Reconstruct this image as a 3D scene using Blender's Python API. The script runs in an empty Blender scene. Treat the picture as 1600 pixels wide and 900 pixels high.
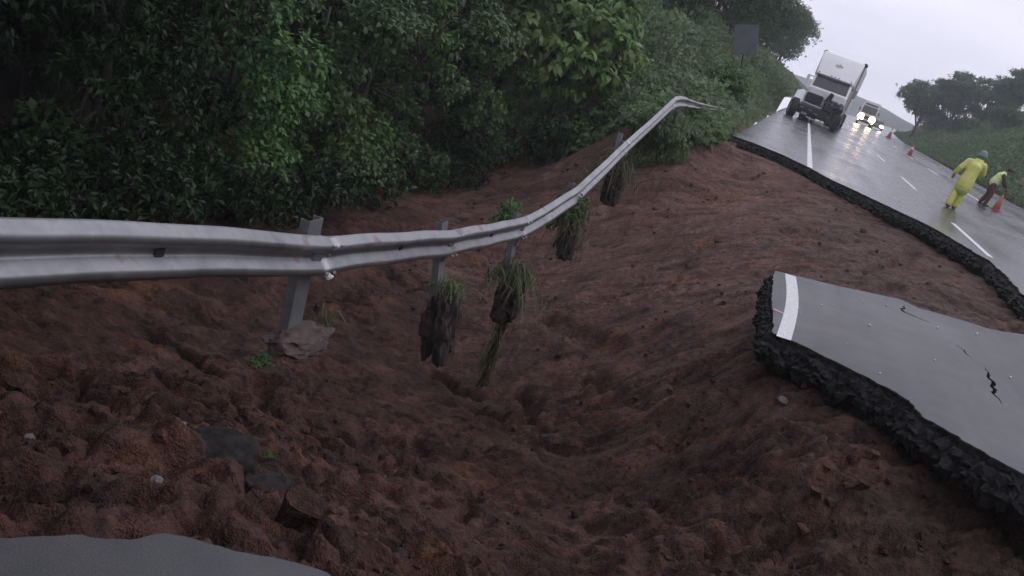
import bpy, bmesh, math, random
import numpy as np
from mathutils import Vector, Matrix, Quaternion
from mathutils.geometry import delaunay_2d_cdt

R = math.radians
sc = bpy.context.scene
COL = sc.collection

# ------------------------------------------------------------------ camera
EYE = 1.75
PITCH, YAW, ROLL = R(17.87), R(12.85), R(20.0)
cam_data = bpy.data.cameras.new("camera")
cam_data.lens = 31.05
cam_data.sensor_width = 36.0
cam_data.clip_start = 0.05
cam_data.clip_end = 5000
cam = bpy.data.objects.new("camera", cam_data)
COL.objects.link(cam)
fwd = Vector((-math.sin(YAW) * math.cos(PITCH), math.cos(YAW) * math.cos(PITCH), -math.sin(PITCH)))
lvl = Vector((math.cos(YAW), math.sin(YAW), 0))
upv = lvl.cross(fwd)
rgt = math.cos(ROLL) * lvl + math.sin(ROLL) * upv
top = -math.sin(ROLL) * lvl + math.cos(ROLL) * upv
cam.matrix_world = Matrix(((rgt.x, top.x, -fwd.x, 0), (rgt.y, top.y, -fwd.y, 0), (rgt.z, top.z, -fwd.z, EYE), (0, 0, 0, 1)))
sc.camera = cam

# ------------------------------------------------------------------ sky, sun, exposure
SUN_EL, SUN_AZ = R(52), R(70)          # azimuth measured from +Y towards +X
world = bpy.data.worlds.new("World")
sc.world = world
world.use_nodes = True
wt = world.node_tree
wt.nodes.clear()
wo = wt.nodes.new('ShaderNodeOutputWorld')
bg = wt.nodes.new('ShaderNodeBackground')
bg.inputs['Strength'].default_value = 0.10
sky = wt.nodes.new('ShaderNodeTexSky')
sky.sky_type = 'NISHITA'
sky.sun_disc = False
sky.sun_elevation = SUN_EL
sky.sun_rotation = SUN_AZ
sky.air_density = 1.0
sky.dust_density = 2.0
tc = wt.nodes.new('ShaderNodeTexCoord')
mp = wt.nodes.new('ShaderNodeMapping')
mp.inputs['Scale'].default_value = (1.6, 1.6, 7.0)
mp.inputs['Rotation'].default_value = (R(6), R(-10), 0)
cn = wt.nodes.new('ShaderNodeTexNoise')
cn.inputs['Scale'].default_value = 1.6
cn.inputs['Detail'].default_value = 5
cn.inputs['Roughness'].default_value = 0.55
cr = wt.nodes.new('ShaderNodeValToRGB')
cr.color_ramp.elements[0].position = 0.30
cr.color_ramp.elements[0].color = (7.6, 7.6, 9.2, 1)
cr.color_ramp.elements[1].position = 0.70
cr.color_ramp.elements[1].color = (9.9, 9.7, 11.2, 1)
mx = wt.nodes.new('ShaderNodeMix')
mx.data_type = 'RGBA'
mx.inputs['Factor'].default_value = 0.95
wt.links.new(tc.outputs['Generated'], mp.inputs['Vector'])
wt.links.new(mp.outputs['Vector'], cn.inputs['Vector'])
wt.links.new(cn.outputs['Fac'], cr.inputs['Fac'])
wt.links.new(sky.outputs['Color'], mx.inputs['A'])
wt.links.new(cr.outputs['Color'], mx.inputs['B'])
wt.links.new(mx.outputs['Result'], bg.inputs['Color'])
wt.links.new(bg.outputs['Background'], wo.inputs['Surface'])

sun_data = bpy.data.lights.new("sun", 'SUN')
sun_data.energy = 0.5
sun_data.angle = R(35)
sun_data.color = (1.0, 0.95, 0.9)
sun = bpy.data.objects.new("sun", sun_data)
COL.objects.link(sun)
sd = Vector((math.sin(SUN_AZ) * math.cos(SUN_EL), math.cos(SUN_AZ) * math.cos(SUN_EL), math.sin(SUN_EL)))
sun.rotation_euler = sd.to_track_quat('Z', 'Y').to_euler()

sc.view_settings.view_transform = 'Standard'
sc.view_settings.look = 'None'
sc.view_settings.gamma = 1.0
sc.view_settings.use_curve_mapping = False
sc.view_settings.exposure = 0.12
sc.cycles.max_bounces = 4
sc.cycles.diffuse_bounces = 2
sc.cycles.glossy_bounces = 2
sc.cycles.transmission_bounces = 2
sc.cycles.volume_bounces = 1

# ------------------------------------------------------------------ numpy noise
_rs = np.random.RandomState(7)
_perm = _rs.permutation(512)
_grad = np.stack([np.cos(np.linspace(0, 2 * np.pi, 64, endpoint=False)), np.sin(np.linspace(0, 2 * np.pi, 64, endpoint=False))], 1)

def perlin(x, y):
    xi = np.floor(x).astype(int); yi = np.floor(y).astype(int)
    xf = x - xi; yf = y - yi
    u = xf ** 3 * (xf * (xf * 6 - 15) + 10); v = yf ** 3 * (yf * (yf * 6 - 15) + 10)
    def g(ix, iy, dx, dy):
        h = _perm[(_perm[ix & 511] + iy) & 511] & 63
        return _grad[h, 0] * dx + _grad[h, 1] * dy
    a = g(xi, yi, xf, yf); b = g(xi + 1, yi, xf - 1, yf)
    c = g(xi, yi + 1, xf, yf - 1); d = g(xi + 1, yi + 1, xf - 1, yf - 1)
    return (a + u * (b - a)) * (1 - v) + (c + u * (d - c)) * v

def fbm(x, y, octv=4, gain=0.5):
    s = np.zeros_like(x); a = 1.0
    for i in range(octv):
        s += a * perlin(x * 2 ** i + 17.3 * i, y * 2 ** i - 9.1 * i); a *= gain
    return s

def ridged(x, y, octv=4):
    s = np.zeros_like(x); a = 1.0
    for i in range(octv):
        s += a * (1 - 2.2 * np.abs(perlin(x * 2 ** i + 5.7 * i, y * 2 ** i + 3.3 * i))); a *= 0.5
    return s

def worley(x, y, seed=0):
    """distance to the nearest and second nearest cell points, and the nearest cell's random value"""
    xi = np.floor(x).astype(int); yi = np.floor(y).astype(int)
    f1 = np.full(x.shape, 9.0); f2 = np.full(x.shape, 9.0); cid = np.zeros(x.shape)
    for dx in (-1, 0, 1):
        for dy in (-1, 0, 1):
            cx, cy = xi + dx, yi + dy; h = _perm[(_perm[(cx + seed) & 511] + cy) & 511]; h2 = _perm[(h + 91) & 511]; h3 = _perm[(h2 + 37) & 511]
            d = np.hypot(cx + h / 511.0 - x, cy + h2 / 511.0 - y); near = d < f1
            f2 = np.where(near, f1, np.minimum(f2, d)); cid = np.where(near, h3 / 511.0, cid); f1 = np.where(near, d, f1)
    return f1, f2, cid

# ------------------------------------------------------------------ terrain control points (x, y, z in metres)
#TPS-BEGIN
CTRL = [
# scar just under the far road edge and the trough beside the slab
(-1.05,24.60,-0.42), (0.33,24.00,-0.36), (1.54,22.40,-0.42), (2.66,21.20,-0.40), (3.51,19.80,-0.42), (4.19,16.80,-0.36), (4.17,14.40,-0.36), (4.06,14.20,-0.40),
(-3.14,22.50,-1.55), (-1.28,21.50,-1.35), (0.33,18.80,-0.94), (2.06,16.80,-0.60), (3.32,15.60,-0.46), (-2.30,22.00,-1.25), (-1.6,23.6,-0.85), (-2.4,23.2,-0.8), (1.46,14.80,-0.70),
(-0.25,14.20,-1.62), (-1.73,17.50,-2.31), (-3.17,18.80,-3.17), (-5.23,20.50,-3.51), (-8.27,24.00,-4.28), (-8.92,21.00,-4.21), (-6.53,27.00,-3.05), (-5.25,28.50,-1.56),
(0.45,9.70,-1.14), (-0.07,9.80,-1.77), (-1.23,11.00,-2.76), (-3.30,12.00,-3.67), (-4.68,10.50,-3.75), (-6.71,9.60,-3.73), (-7.40,8.60,-3.60), (-7.81,8.00,-3.55), (-3.24,21.50,-2.14), (-3.35,15.00,-3.58),
(0.03,7.80,-2.07), (-1.08,7.60,-2.56), (-2.19,7.00,-2.64), (-2.59,5.20,-1.91), (-3.55,5.00,-2.04), (-4.24,4.50,-2.02),
(0.41,12.40,-1.11), (0.65,8.30,-1.03), (1.11,7.30,-0.92), (1.82,6.95,-0.75), (2.22,6.70,-0.64), (1.33,8.00,-0.74),
(1.05,6.20,-1.30), (0.27,5.80,-1.68), (-0.49,5.00,-1.68), (-0.98,3.70,-1.11), (1.85,6.10,-1.00), (2.44,6.30,-0.78), (-1.77,3.10,-0.87), (-2.21,2.80,-0.94), (-1.44,3.40,-0.88), (-2.50,3.90,-1.37),
# foot of the jungle
(-9.96,10.00,-3.81), (-9.37,12.00,-3.84), (-9.15,15.50,-4.11), (-9.37,20.00,-4.11), (-8.74,27.00,-3.26), (-7.15,30.00,-1.89),
(-13,8,-3.6),(-13,16,-3.7),(-13,25,-3.4),(-20,5,-3.2),(-20,20,-2.5),(-20,35,-1.0),(-30,10,-2),(-30,30,1),
# shelf of turf at the corner of the far road
(-1.7,25.7,-0.15),(-2.6,24.7,-0.14),(-3.6,25.7,-0.3),(-2.2,28,-0.05),
# bank left of the far road
(-1.9,34,-0.05),(-1.9,45,-0.05),(-1.9,60,-0.05),(-3.5,32,0.4),(-3.5,40,1.0),(-3.5,55,1.0),(-6,33,0.3),(-6,38,2.4),(-6,50,3.2),(-6,65,3.2),(-9,34,-0.6),(-9,40,2.0),(-9,55,4.2),(-14,45,3.0),(-20,55,5.0),(-30,60,6),
# shoulder behind the near edge
(-1.3,0.5,-0.25),(-1.3,-4,-0.25),(-2.7,0,-0.45),(-2.7,-4,-0.4),(-4.5,0,-1.4),(-7,2,-2.6),(-10,3,-3.3),(-14,-2,-3.6),(0.6,3.6,-0.95),(2.0,4.9,-0.8),(4.0,5.6,-0.6),(6.5,6.05,-0.45),(6.5,13.0,-0.4),(5.4,13.6,-0.4),
]
CTRL = np.array(CTRL, float)

def tps_fit(P, lam=0.02):
    n = len(P)
    d = np.hypot(P[:, None, 0] - P[None, :, 0], P[:, None, 1] - P[None, :, 1])
    K = np.where(d > 0, d * d * np.log(d + 1e-9), 0) + lam * np.eye(n)
    A = np.zeros((n + 3, n + 3)); A[:n, :n] = K
    A[:n, n] = 1; A[:n, n + 1:] = P[:, :2]; A[n, :n] = 1; A[n + 1:, :n] = P[:, :2].T
    return np.linalg.solve(A, np.concatenate([P[:, 2], np.zeros(3)]))
_W = tps_fit(CTRL)

def ground0(x, y):
    x = np.asarray(x, float); y = np.asarray(y, float); sh = x.shape
    x = x.ravel(); y = y.ravel()
    z = np.full(x.shape, _W[-3]) + _W[-2] * x + _W[-1] * y
    for i in range(len(CTRL)):
        d2 = (x - CTRL[i, 0]) ** 2 + (y - CTRL[i, 1]) ** 2 + 1e-12
        z += _W[i] * 0.5 * d2 * np.log(d2)
    return z.reshape(sh)
#TPS-END

# ------------------------------------------------------------------ object helpers
def tag(o, label=None, cat=None, group=None, kind=None):
    if label: o["label"] = label
    if cat: o["category"] = cat
    if group: o["group"] = group
    if kind: o["kind"] = kind
    return o

def empty(name, loc, rz=0.0, scale=1.0):
    o = bpy.data.objects.new(name, None)
    COL.objects.link(o)
    o.location = loc
    o.rotation_euler = (0, 0, rz)
    o.scale = (scale,) * 3
    o.empty_display_size = 0.2
    return o

def link(name, me, parent=None):
    o = bpy.data.objects.new(name, me)
    COL.objects.link(o)
    if parent: o.parent = parent
    return o

def np_mesh(name, V, F, mat=None, smooth=False, tint=None):
    """V (n,3) array, F (m,k) array with k = 3 or 4"""
    V = np.asarray(V, np.float32); F = np.asarray(F, np.int32)
    me = bpy.data.meshes.new(name)
    n, m, k = len(V), len(F), F.shape[1]
    me.vertices.add(n); me.vertices.foreach_set("co", V.ravel())
    me.loops.add(m * k); me.loops.foreach_set("vertex_index", F.ravel())
    me.polygons.add(m)
    me.polygons.foreach_set("loop_start", np.arange(0, m * k, k, dtype=np.int32))
    me.polygons.foreach_set("use_smooth", np.full(m, smooth, dtype=bool))
    if tint is not None:
        a = me.attributes.new("tint", 'FLOAT', 'POINT')
        a.data.foreach_set("value", np.asarray(tint, np.float32))
    me.update(calc_edges=True)
    me.validate()
    if mat: me.materials.append(mat)
    return me

class MB:
    def __init__(self): self.v = []; self.f = []
    def add(self, vs, fs):
        b = len(self.v); self.v += [tuple(p) for p in vs]; self.f += [tuple(i + b for i in f) for f in fs]; return self
    def box(self, c, s, rot=None, taper=1.0):
        c = Vector(c); hx, hy, hz = s[0] / 2, s[1] / 2, s[2] / 2
        vs = []
        for z in (-1, 1):
            k = taper if z > 0 else 1.0
            for x, y in ((-1, -1), (1, -1), (1, 1), (-1, 1)):
                p = Vector((x * hx * k, y * hy * k, z * hz))
                if rot is not None: p = rot @ p
                vs.append(c + p)
        return self.add(vs, [(3, 2, 1, 0), (4, 5, 6, 7), (0, 1, 5, 4), (1, 2, 6, 5), (2, 3, 7, 6), (3, 0, 4, 7)])
    def tube(self, pts, rad, n=8, cap=True):
        pts = [Vector(p) for p in pts]
        if not hasattr(rad, '__len__'): rad = [rad] * len(pts)
        rings = []; a = None
        for i, p in enumerate(pts):
            t = (pts[min(i + 1, len(pts) - 1)] - pts[max(i - 1, 0)]).normalized()
            if a is None: a = t.orthogonal().normalized()
            a = (a - t * a.dot(t)).normalized(); b = t.cross(a)
            rings.append([p + rad[i] * (math.cos(2 * math.pi * k / n) * a + math.sin(2 * math.pi * k / n) * b) for k in range(n)])
        return self.loft(rings, cap)
    def loft(self, rings, cap=True, closed=True):
        n = len(rings[0]); vs = [p for r in rings for p in r]; fs = []
        for i in range(len(rings) - 1):
            for k in range(n if closed else n - 1):
                k2 = (k + 1) % n
                fs.append((i * n + k, i * n + k2, (i + 1) * n + k2, (i + 1) * n + k))
        if cap:
            fs.append(tuple(reversed(range(n)))); fs.append(tuple((len(rings) - 1) * n + k for k in range(n)))
        return self.add(vs, fs)
    def prism(self, prof, axis, a, b):
        """profile of (u, v) pairs extruded along axis 'x' or 'y' from a to b"""
        def P(u, v, t): return (t, u, v) if axis == 'x' else (u, t, v)
        n = len(prof)
        vs = [P(u, v, a) for u, v in prof] + [P(u, v, b) for u, v in prof]
        fs = [tuple(range(n)), tuple(reversed(range(n, 2 * n)))]
        fs += [(i, (i + 1) % n, n + (i + 1) % n, n + i) for i in range(n)]
        return self.add(vs, fs)
    def mesh(self, name, mat, smooth=False, bevel=0.0):
        me = bpy.data.meshes.new(name)
        me.from_pydata(self.v, [], self.f)
        bm = bmesh.new(); bm.from_mesh(me)
        bmesh.ops.recalc_face_normals(bm, faces=bm.faces)
        if bevel > 0:
            bmesh.ops.bevel(bm, geom=list(bm.edges), offset=bevel, segments=2, affect='EDGES', clamp_overlap=True)
        bm.to_mesh(me); bm.free()
        if smooth: me.polygons.foreach_set("use_smooth", [True] * len(me.polygons))
        me.materials.append(mat)
        me.update()
        return me
    def build(self, name, mat, parent=None, smooth=False, bevel=0.0):
        return link(name, self.mesh(name, mat, smooth, bevel), parent)

# ------------------------------------------------------------------ materials
def new_mat(name):
    m = bpy.data.materials.new(name); m.use_nodes = True
    nt = m.node_tree; b = nt.nodes['Principled BSDF']
    return m, nt, b

def noise(nt, scale, detail=4, rough=0.55, vec=None, dist=0.0):
    n = nt.nodes.new('ShaderNodeTexNoise')
    n.inputs['Scale'].default_value = scale; n.inputs['Detail'].default_value = detail
    n.inputs['Roughness'].default_value = rough; n.inputs['Distortion'].default_value = dist
    if vec: nt.links.new(vec, n.inputs['Vector'])
    return n

def ramp(nt, fac, stops):
    r = nt.nodes.new('ShaderNodeValToRGB'); e = r.color_ramp.elements
    e[0].position, e[0].color = stops[0][0], (*stops[0][1], 1)
    e[1].position, e[1].color = stops[-1][0], (*stops[-1][1], 1)
    for p, c in stops[1:-1]:
        k = e.new(p); k.color = (*c, 1)
    nt.links.new(fac, r.inputs['Fac']); return r.outputs['Color']

def mixc(nt, fac, a, b, mode='MIX'):
    m = nt.nodes.new('ShaderNodeMix'); m.data_type = 'RGBA'; m.blend_type = mode
    for s, v in (('Factor', fac), ('A', a), ('B', b)):
        if hasattr(v, 'links') or isinstance(v, bpy.types.NodeSocket): nt.links.new(v, m.inputs[s])
        else: m.inputs[s].default_value = v if s == 'Factor' else (*v, 1)
    return m.outputs['Result']

def bump(nt, b, height, strength, dist=0.02):
    bp = nt.nodes.new('ShaderNodeBump'); bp.inputs['Strength'].default_value = strength
    bp.inputs['Distance'].default_value = dist
    nt.links.new(height, bp.inputs['Height']); nt.links.new(bp.outputs['Normal'], b.inputs['Normal'])
    return bp

def geo_pos(nt):
    return nt.nodes.new('ShaderNodeNewGeometry').outputs['Position']

def plain(name, col, rough=0.6, metal=0.0, var=0.12, scale=8.0, bumps=0.0):
    m, nt, b = new_mat(name)
    tcn = nt.nodes.new('ShaderNodeTexCoord')
    n = noise(nt, scale, 5, 0.6, tcn.outputs['Object'])
    lo = tuple(c * (1 - var) for c in col); hi = tuple(min(1, c * (1 + var)) for c in col)
    nt.links.new(ramp(nt, n.outputs['Fac'], [(0.3, lo), (0.7, hi)]), b.inputs['Base Color'])
    b.inputs['Roughness'].default_value = rough; b.inputs['Metallic'].default_value = metal
    if bumps: bump(nt, b, n.outputs['Fac'], bumps, 0.01)
    return m

def emit(name, col, strength):
    m, nt, b = new_mat(name)
    b.inputs['Base Color'].default_value = (*col, 1)
    b.inputs['Emission Color'].default_value = (*col, 1); b.inputs['Emission Strength'].default_value = strength
    return m

# wet clay of the slide
def soil_material():
    m, nt, b = new_mat("wet_clay")
    p = geo_pos(nt)
    big = noise(nt, 0.22, 3, 0.5, p); mid = noise(nt, 1.3, 5, 0.62, p, 0.6); fine = noise(nt, 14, 4, 0.7, p); grit = noise(nt, 70, 2, 0.7, p)
    red = ramp(nt, mid.outputs['Fac'], [(0.28, (0.021, 0.0105, 0.0085)), (0.46, (0.072, 0.033, 0.024)), (0.60, (0.112, 0.055, 0.041)), (0.78, (0.172, 0.096, 0.074))])
    dull = ramp(nt, mid.outputs['Fac'], [(0.3, (0.020, 0.014, 0.011)), (0.5, (0.062, 0.040, 0.030)), (0.75, (0.135, 0.096, 0.072))])
    bf = ramp(nt, big.outputs['Fac'], [(0.54, (0, 0, 0)), (0.70, (0.8, 0.8, 0.8))])
    c = mixc(nt, bf, red, dull)
    # paler clay towards the far right of the slide, broken up by noise
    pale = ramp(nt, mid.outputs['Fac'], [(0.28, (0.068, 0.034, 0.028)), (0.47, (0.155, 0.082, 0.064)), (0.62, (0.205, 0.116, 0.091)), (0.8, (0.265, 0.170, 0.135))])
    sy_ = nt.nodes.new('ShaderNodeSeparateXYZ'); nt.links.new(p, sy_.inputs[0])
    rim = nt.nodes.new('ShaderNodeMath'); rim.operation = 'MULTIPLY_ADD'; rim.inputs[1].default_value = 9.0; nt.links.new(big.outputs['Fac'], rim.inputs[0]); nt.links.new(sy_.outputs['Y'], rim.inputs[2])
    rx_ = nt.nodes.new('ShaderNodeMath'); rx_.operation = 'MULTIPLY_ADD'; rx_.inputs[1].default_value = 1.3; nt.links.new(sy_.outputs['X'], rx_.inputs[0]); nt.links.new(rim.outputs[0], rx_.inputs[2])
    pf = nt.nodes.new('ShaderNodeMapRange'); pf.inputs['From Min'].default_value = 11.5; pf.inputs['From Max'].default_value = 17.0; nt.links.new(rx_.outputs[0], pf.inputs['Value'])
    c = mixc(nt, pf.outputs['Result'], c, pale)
    # grey sub-base washed down beneath the broken slab
    sep = nt.nodes.new('ShaderNodeSeparateXYZ'); nt.links.new(p, sep.inputs[0])
    mr = nt.nodes.new('ShaderNodeMapRange'); mr.inputs['From Min'].default_value = 0.2; mr.inputs['From Max'].default_value = 1.6
    nt.links.new(sep.outputs['X'], mr.inputs['Value'])
    ad = nt.nodes.new('ShaderNodeMath'); ad.operation = 'MULTIPLY'; nt.links.new(mr.outputs['Result'], ad.inputs[0]); nt.links.new(mid.outputs['Fac'], ad.inputs[1])
    c = mixc(nt, ad.outputs[0], c, dull)
    oc = noise(nt, 0.9, 3, 0.6, p, 1.0); ocf = ramp(nt, oc.outputs['Fac'], [(0.56, (0, 0, 0)), (0.70, (0.75, 0.75, 0.75))])
    c = mixc(nt, ocf, c, (0.19, 0.085, 0.045))
    wet = noise(nt, 2.1, 4, 0.65, p, 1.4); wf = ramp(nt, wet.outputs['Fac'], [(0.30, (0.8, 0.8, 0.8)), (0.46, (0, 0, 0))])
    c = mixc(nt, wf, c, (0.024, 0.014, 0.012))
    smp = nt.nodes.new('ShaderNodeMapping'); smp.inputs['Rotation'].default_value = (0, 0, R(-32)); smp.inputs['Scale'].default_value = (0.5, 5.0, 2.0); nt.links.new(p, smp.inputs['Vector'])
    stn = noise(nt, 1.0, 4, 0.65, smp.outputs['Vector'], 0.5)
    c = mixc(nt, 0.85, c, ramp(nt, stn.outputs['Fac'], [(0.30, (0.50, 0.48, 0.48)), (0.5, (1.0, 1.0, 1.0)), (0.70, (1.35, 1.3, 1.25))]), 'MULTIPLY')
    fr = ramp(nt, fine.outputs['Fac'], [(0.30, (0.35, 0.34, 0.36)), (0.52, (1.0, 1.0, 1.0)), (0.72, (1.5, 1.42, 1.36))])
    c = mixc(nt, 0.9, c, fr, 'MULTIPLY')
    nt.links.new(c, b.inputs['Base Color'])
    rr = nt.nodes.new('ShaderNodeMapRange'); rr.inputs['To Min'].default_value = 0.55; rr.inputs['To Max'].default_value = 0.95
    nt.links.new(fine.outputs['Fac'], rr.inputs['Value']); nt.links.new(rr.outputs['Result'], b.inputs['Roughness'])
    b.inputs['Specular IOR Level'].default_value = 0.3
    h = nt.nodes.new('ShaderNodeMath'); h.operation = 'ADD'; nt.links.new(fine.outputs['Fac'], h.inputs[0])
    g2 = nt.nodes.new('ShaderNodeMath'); g2.operation = 'MULTIPLY'; g2.inputs[1].default_value = 0.35
    nt.links.new(grit.outputs['Fac'], g2.inputs[0]); nt.links.new(g2.outputs[0], h.inputs[1])
    bump(nt, b, h.outputs[0], 1.0, 0.09)
    return m

def asphalt_material(name, r0, r1):
    m, nt, b = new_mat(name)
    p = geo_pos(nt)
    big = noise(nt, 0.35, 4, 0.6, p)
    mpn = nt.nodes.new('ShaderNodeMapping'); mpn.inputs['Scale'].default_value = (0.9, 0.05, 1)
    nt.links.new(p, mpn.inputs['Vector'])
    lanes = noise(nt, 1.0, 4, 0.6, mpn.outputs['Vector'])
    agg = noise(nt, 160, 2, 0.7, p); mid = noise(nt, 6, 5, 0.6, p)
    c = ramp(nt, agg.outputs['Fac'], [(0.3, (0.035, 0.036, 0.040)), (0.6, (0.062, 0.062, 0.066)), (0.8, (0.11, 0.11, 0.11))])
    c2 = ramp(nt, mid.outputs['Fac'], [(0.3, (0.8, 0.8, 0.82)), (0.7, (1.15, 1.13, 1.1))])
    c = mixc(nt, 0.9, c, c2, 'MULTIPLY')
    st = noise(nt, 1.1, 5, 0.65, p, 0.8); c = mixc(nt, ramp(nt, st.outputs['Fac'], [(0.50, (0, 0, 0)), (0.74, (0.55, 0.55, 0.55))]), c, (0.105, 0.098, 0.092))
    c = mixc(nt, ramp(nt, st.outputs['Fac'], [(0.28, (0.6, 0.6, 0.6)), (0.40, (0, 0, 0))]), c, (0.028, 0.029, 0.032))
    nt.links.new(c, b.inputs['Base Color'])
    mul = nt.nodes.new('ShaderNodeMath'); mul.operation = 'ADD'
    nt.links.new(big.outputs['Fac'], mul.inputs[0]); nt.links.new(lanes.outputs['Fac'], mul.inputs[1])
    rr = nt.nodes.new('ShaderNodeMapRange'); rr.inputs['From Min'].default_value = 0.7; rr.inputs['From Max'].default_value = 1.3
    rr.inputs['To Min'].default_value = r0; rr.inputs['To Max'].default_value = r1
    nt.links.new(mul.outputs[0], rr.inputs['Value']); nt.links.new(rr.outputs['Result'], b.inputs['Roughness'])
    bump(nt, b, agg.outputs['Fac'], 0.25, 0.004)
    return m

def leaf_material(name, dark, light, rough=0.45, trans=0.25):
    m, nt, b = new_mat(name)
    at = nt.nodes.new('ShaderNodeAttribute'); at.attribute_name = "tint"
    oi = nt.nodes.new('ShaderNodeObjectInfo')
    c = ramp(nt, at.outputs['Fac'], [(0.0, dark), (0.6, tuple((a + e) / 2 for a, e in zip(dark, light))), (1.0, light)])
    hs = nt.nodes.new('ShaderNodeHueSaturation')
    mr = nt.nodes.new('ShaderNodeMapRange'); mr.inputs['To Min'].default_value = 0.72; mr.inputs['To Max'].default_value = 1.18
    nt.links.new(oi.outputs['Random'], mr.inputs['Value']); nt.links.new(mr.outputs['Result'], hs.inputs['Value'])
    mr2 = nt.nodes.new('ShaderNodeMapRange'); mr2.inputs['To Min'].default_value = 0.485; mr2.inputs['To Max'].default_value = 0.505
    nt.links.new(oi.outputs['Random'], mr2.inputs['Value']); nt.links.new(mr2.outputs['Result'], hs.inputs['Hue'])
    nt.links.new(c, hs.inputs['Color'])
    nt.links.new(hs.outputs['Color'], b.inputs['Base Color'])
    b.inputs['Roughness'].default_value = rough
    b.inputs['Specular IOR Level'].default_value = 0.35
    tr = nt.nodes.new('ShaderNodeBsdfTranslucent'); nt.links.new(hs.outputs['Color'], tr.inputs['Color'])
    ms = nt.nodes.new('ShaderNodeMixShader'); ms.inputs[0].default_value = trans
    out = nt.nodes['Material Output']
    nt.links.new(b.outputs['BSDF'], ms.inputs[1]); nt.links.new(tr.outputs['BSDF'], ms.inputs[2]); nt.links.new(ms.outputs[0], out.inputs['Surface'])
    return m

M = {}
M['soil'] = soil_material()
M['asphalt'] = asphalt_material("damp_asphalt", 0.34, 0.56)
M['asphalt_wet'] = asphalt_material("wet_asphalt", 0.15, 0.36)
M['base'] = plain("broken_road_base", (0.017, 0.018, 0.019), 0.85, 0, 0.7, 22, 1.0)
M['paint'] = plain("road_paint", (0.66, 0.66, 0.66), 0.5, 0, 0.22, 25)
M['paint_red'] = plain("faded_red_paint", (0.75, 0.45, 0.48), 0.5)
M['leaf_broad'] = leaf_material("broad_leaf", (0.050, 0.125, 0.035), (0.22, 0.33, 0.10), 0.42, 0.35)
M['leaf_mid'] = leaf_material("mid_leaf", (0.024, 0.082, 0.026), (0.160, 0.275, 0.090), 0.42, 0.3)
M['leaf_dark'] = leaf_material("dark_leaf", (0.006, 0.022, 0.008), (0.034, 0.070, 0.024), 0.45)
M['leaf_far'] = leaf_material("far_leaf", (0.045, 0.095, 0.050), (0.130, 0.205, 0.100), 0.5, 0.3)
M['vine'] = leaf_material("vine_leaf", (0.105, 0.200, 0.090), (0.290, 0.410, 0.205), 0.5, 0.35)
M['bank_grass'] = leaf_material("bank_weeds", (0.050, 0.105, 0.045), (0.150, 0.230, 0.100), 0.5, 0.3)
M['grass'] = leaf_material("grass_blade", (0.085, 0.120, 0.055), (0.22, 0.27, 0.13), 0.55)
M['grass_dry'] = leaf_material("dry_grass_blade", (0.070, 0.075, 0.035), (0.200, 0.190, 0.100), 0.6)
M['bark'] = plain("bark", (0.050, 0.042, 0.036), 0.9, 0, 0.4, 6, 0.6)
M['hill'] = plain("grassy_ground", (0.075, 0.125, 0.05), 0.95, 0, 0.4, 0.6)
M['litter'] = plain("leaf_litter", (0.030, 0.024, 0.018), 0.95, 0, 0.5, 1.5)
def hillside_material():
    m, nt, b = new_mat("jungle_floor"); p = geo_pos(nt); n = noise(nt, 0.7, 5, 0.6, p)
    sep = nt.nodes.new('ShaderNodeSeparateXYZ'); nt.links.new(p, sep.inputs[0])
    mr = nt.nodes.new('ShaderNodeMapRange'); mr.inputs['From Min'].default_value = 27; mr.inputs['From Max'].default_value = 34
    nt.links.new(sep.outputs['Y'], mr.inputs['Value'])
    lit = ramp(nt, n.outputs['Fac'], [(0.3, (0.016, 0.012, 0.010)), (0.7, (0.045, 0.034, 0.024))]); gr = ramp(nt, n.outputs['Fac'], [(0.3, (0.03, 0.055, 0.025)), (0.7, (0.075, 0.11, 0.05))])
    nt.links.new(mixc(nt, mr.outputs['Result'], lit, gr), b.inputs['Base Color']); b.inputs['Roughness'].default_value = 0.95
    return m
M['litter'] = hillside_material()
M['mount'] = plain("mountain_forest", (0.05, 0.07, 0.06), 1.0, 0, 0.2, 0.05)

# ------------------------------------------------------------------ road outlines in plan
def curve_off(y):            # the road bends right far away
    y = np.asarray(y, float)
    return np.where(y > 60, ((np.maximum(y, 60) - 60) / 140.0) ** 2 * 7.0, 0.0)

ROAD_L, ROAD_R = -1.35, 12.6
FAR_EDGE = [(-1.50,25.59), (-0.76,25.80), (-0.01,25.62), (0.81,24.63), (1.39,23.49), (2.17,22.77), (2.87,21.93), (3.53,21.32), (4.01,19.90), (4.41,18.55), (4.40,16.91), (4.30,15.14), (4.7,14.0), (5.6,13.3), (7.0,12.9)]
SLAB_TOP = [(0.52,11.59), (0.79,11.69), (1.24,11.79), (1.65,11.91), (2.11,12.05), (2.27,11.77), (2.83,11.89), (3.22,11.95), (3.71,12.35), (4.6,12.35), (5.8,12.6), (7.0,12.8)]
SLAB_BOT = [(0.60,8.36), (0.84,8.25), (1.25,7.96), (1.65,7.57), (1.80,7.16), (2.03,6.86), (2.21,6.67), (2.37,6.48), (3.2,6.3), (4.5,6.2), (7.0,6.2)]
NEAR_EDGE = [(-1.80,1.30), (-1.45,1.62), (-1.37,1.67), (-1.31,1.75), (-1.21,1.82), (-1.11,1.95), (-0.98,1.99), (-0.87,2.06), (-0.73,2.09), (-0.2,2.05), (0.6,2.5), (1.4,3.3), (2.5,4.1), (4.0,4.9), (5.5,5.5), (7.0,6.0)]
_sp = np.array([(0.52,11.59,-0.40), (0.60,8.36,-0.41), (3.71,12.40,-0.12), (2.37,6.48,-0.12), (1.65,7.57,-0.26), (2.11,12.05,-0.26)])
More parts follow.
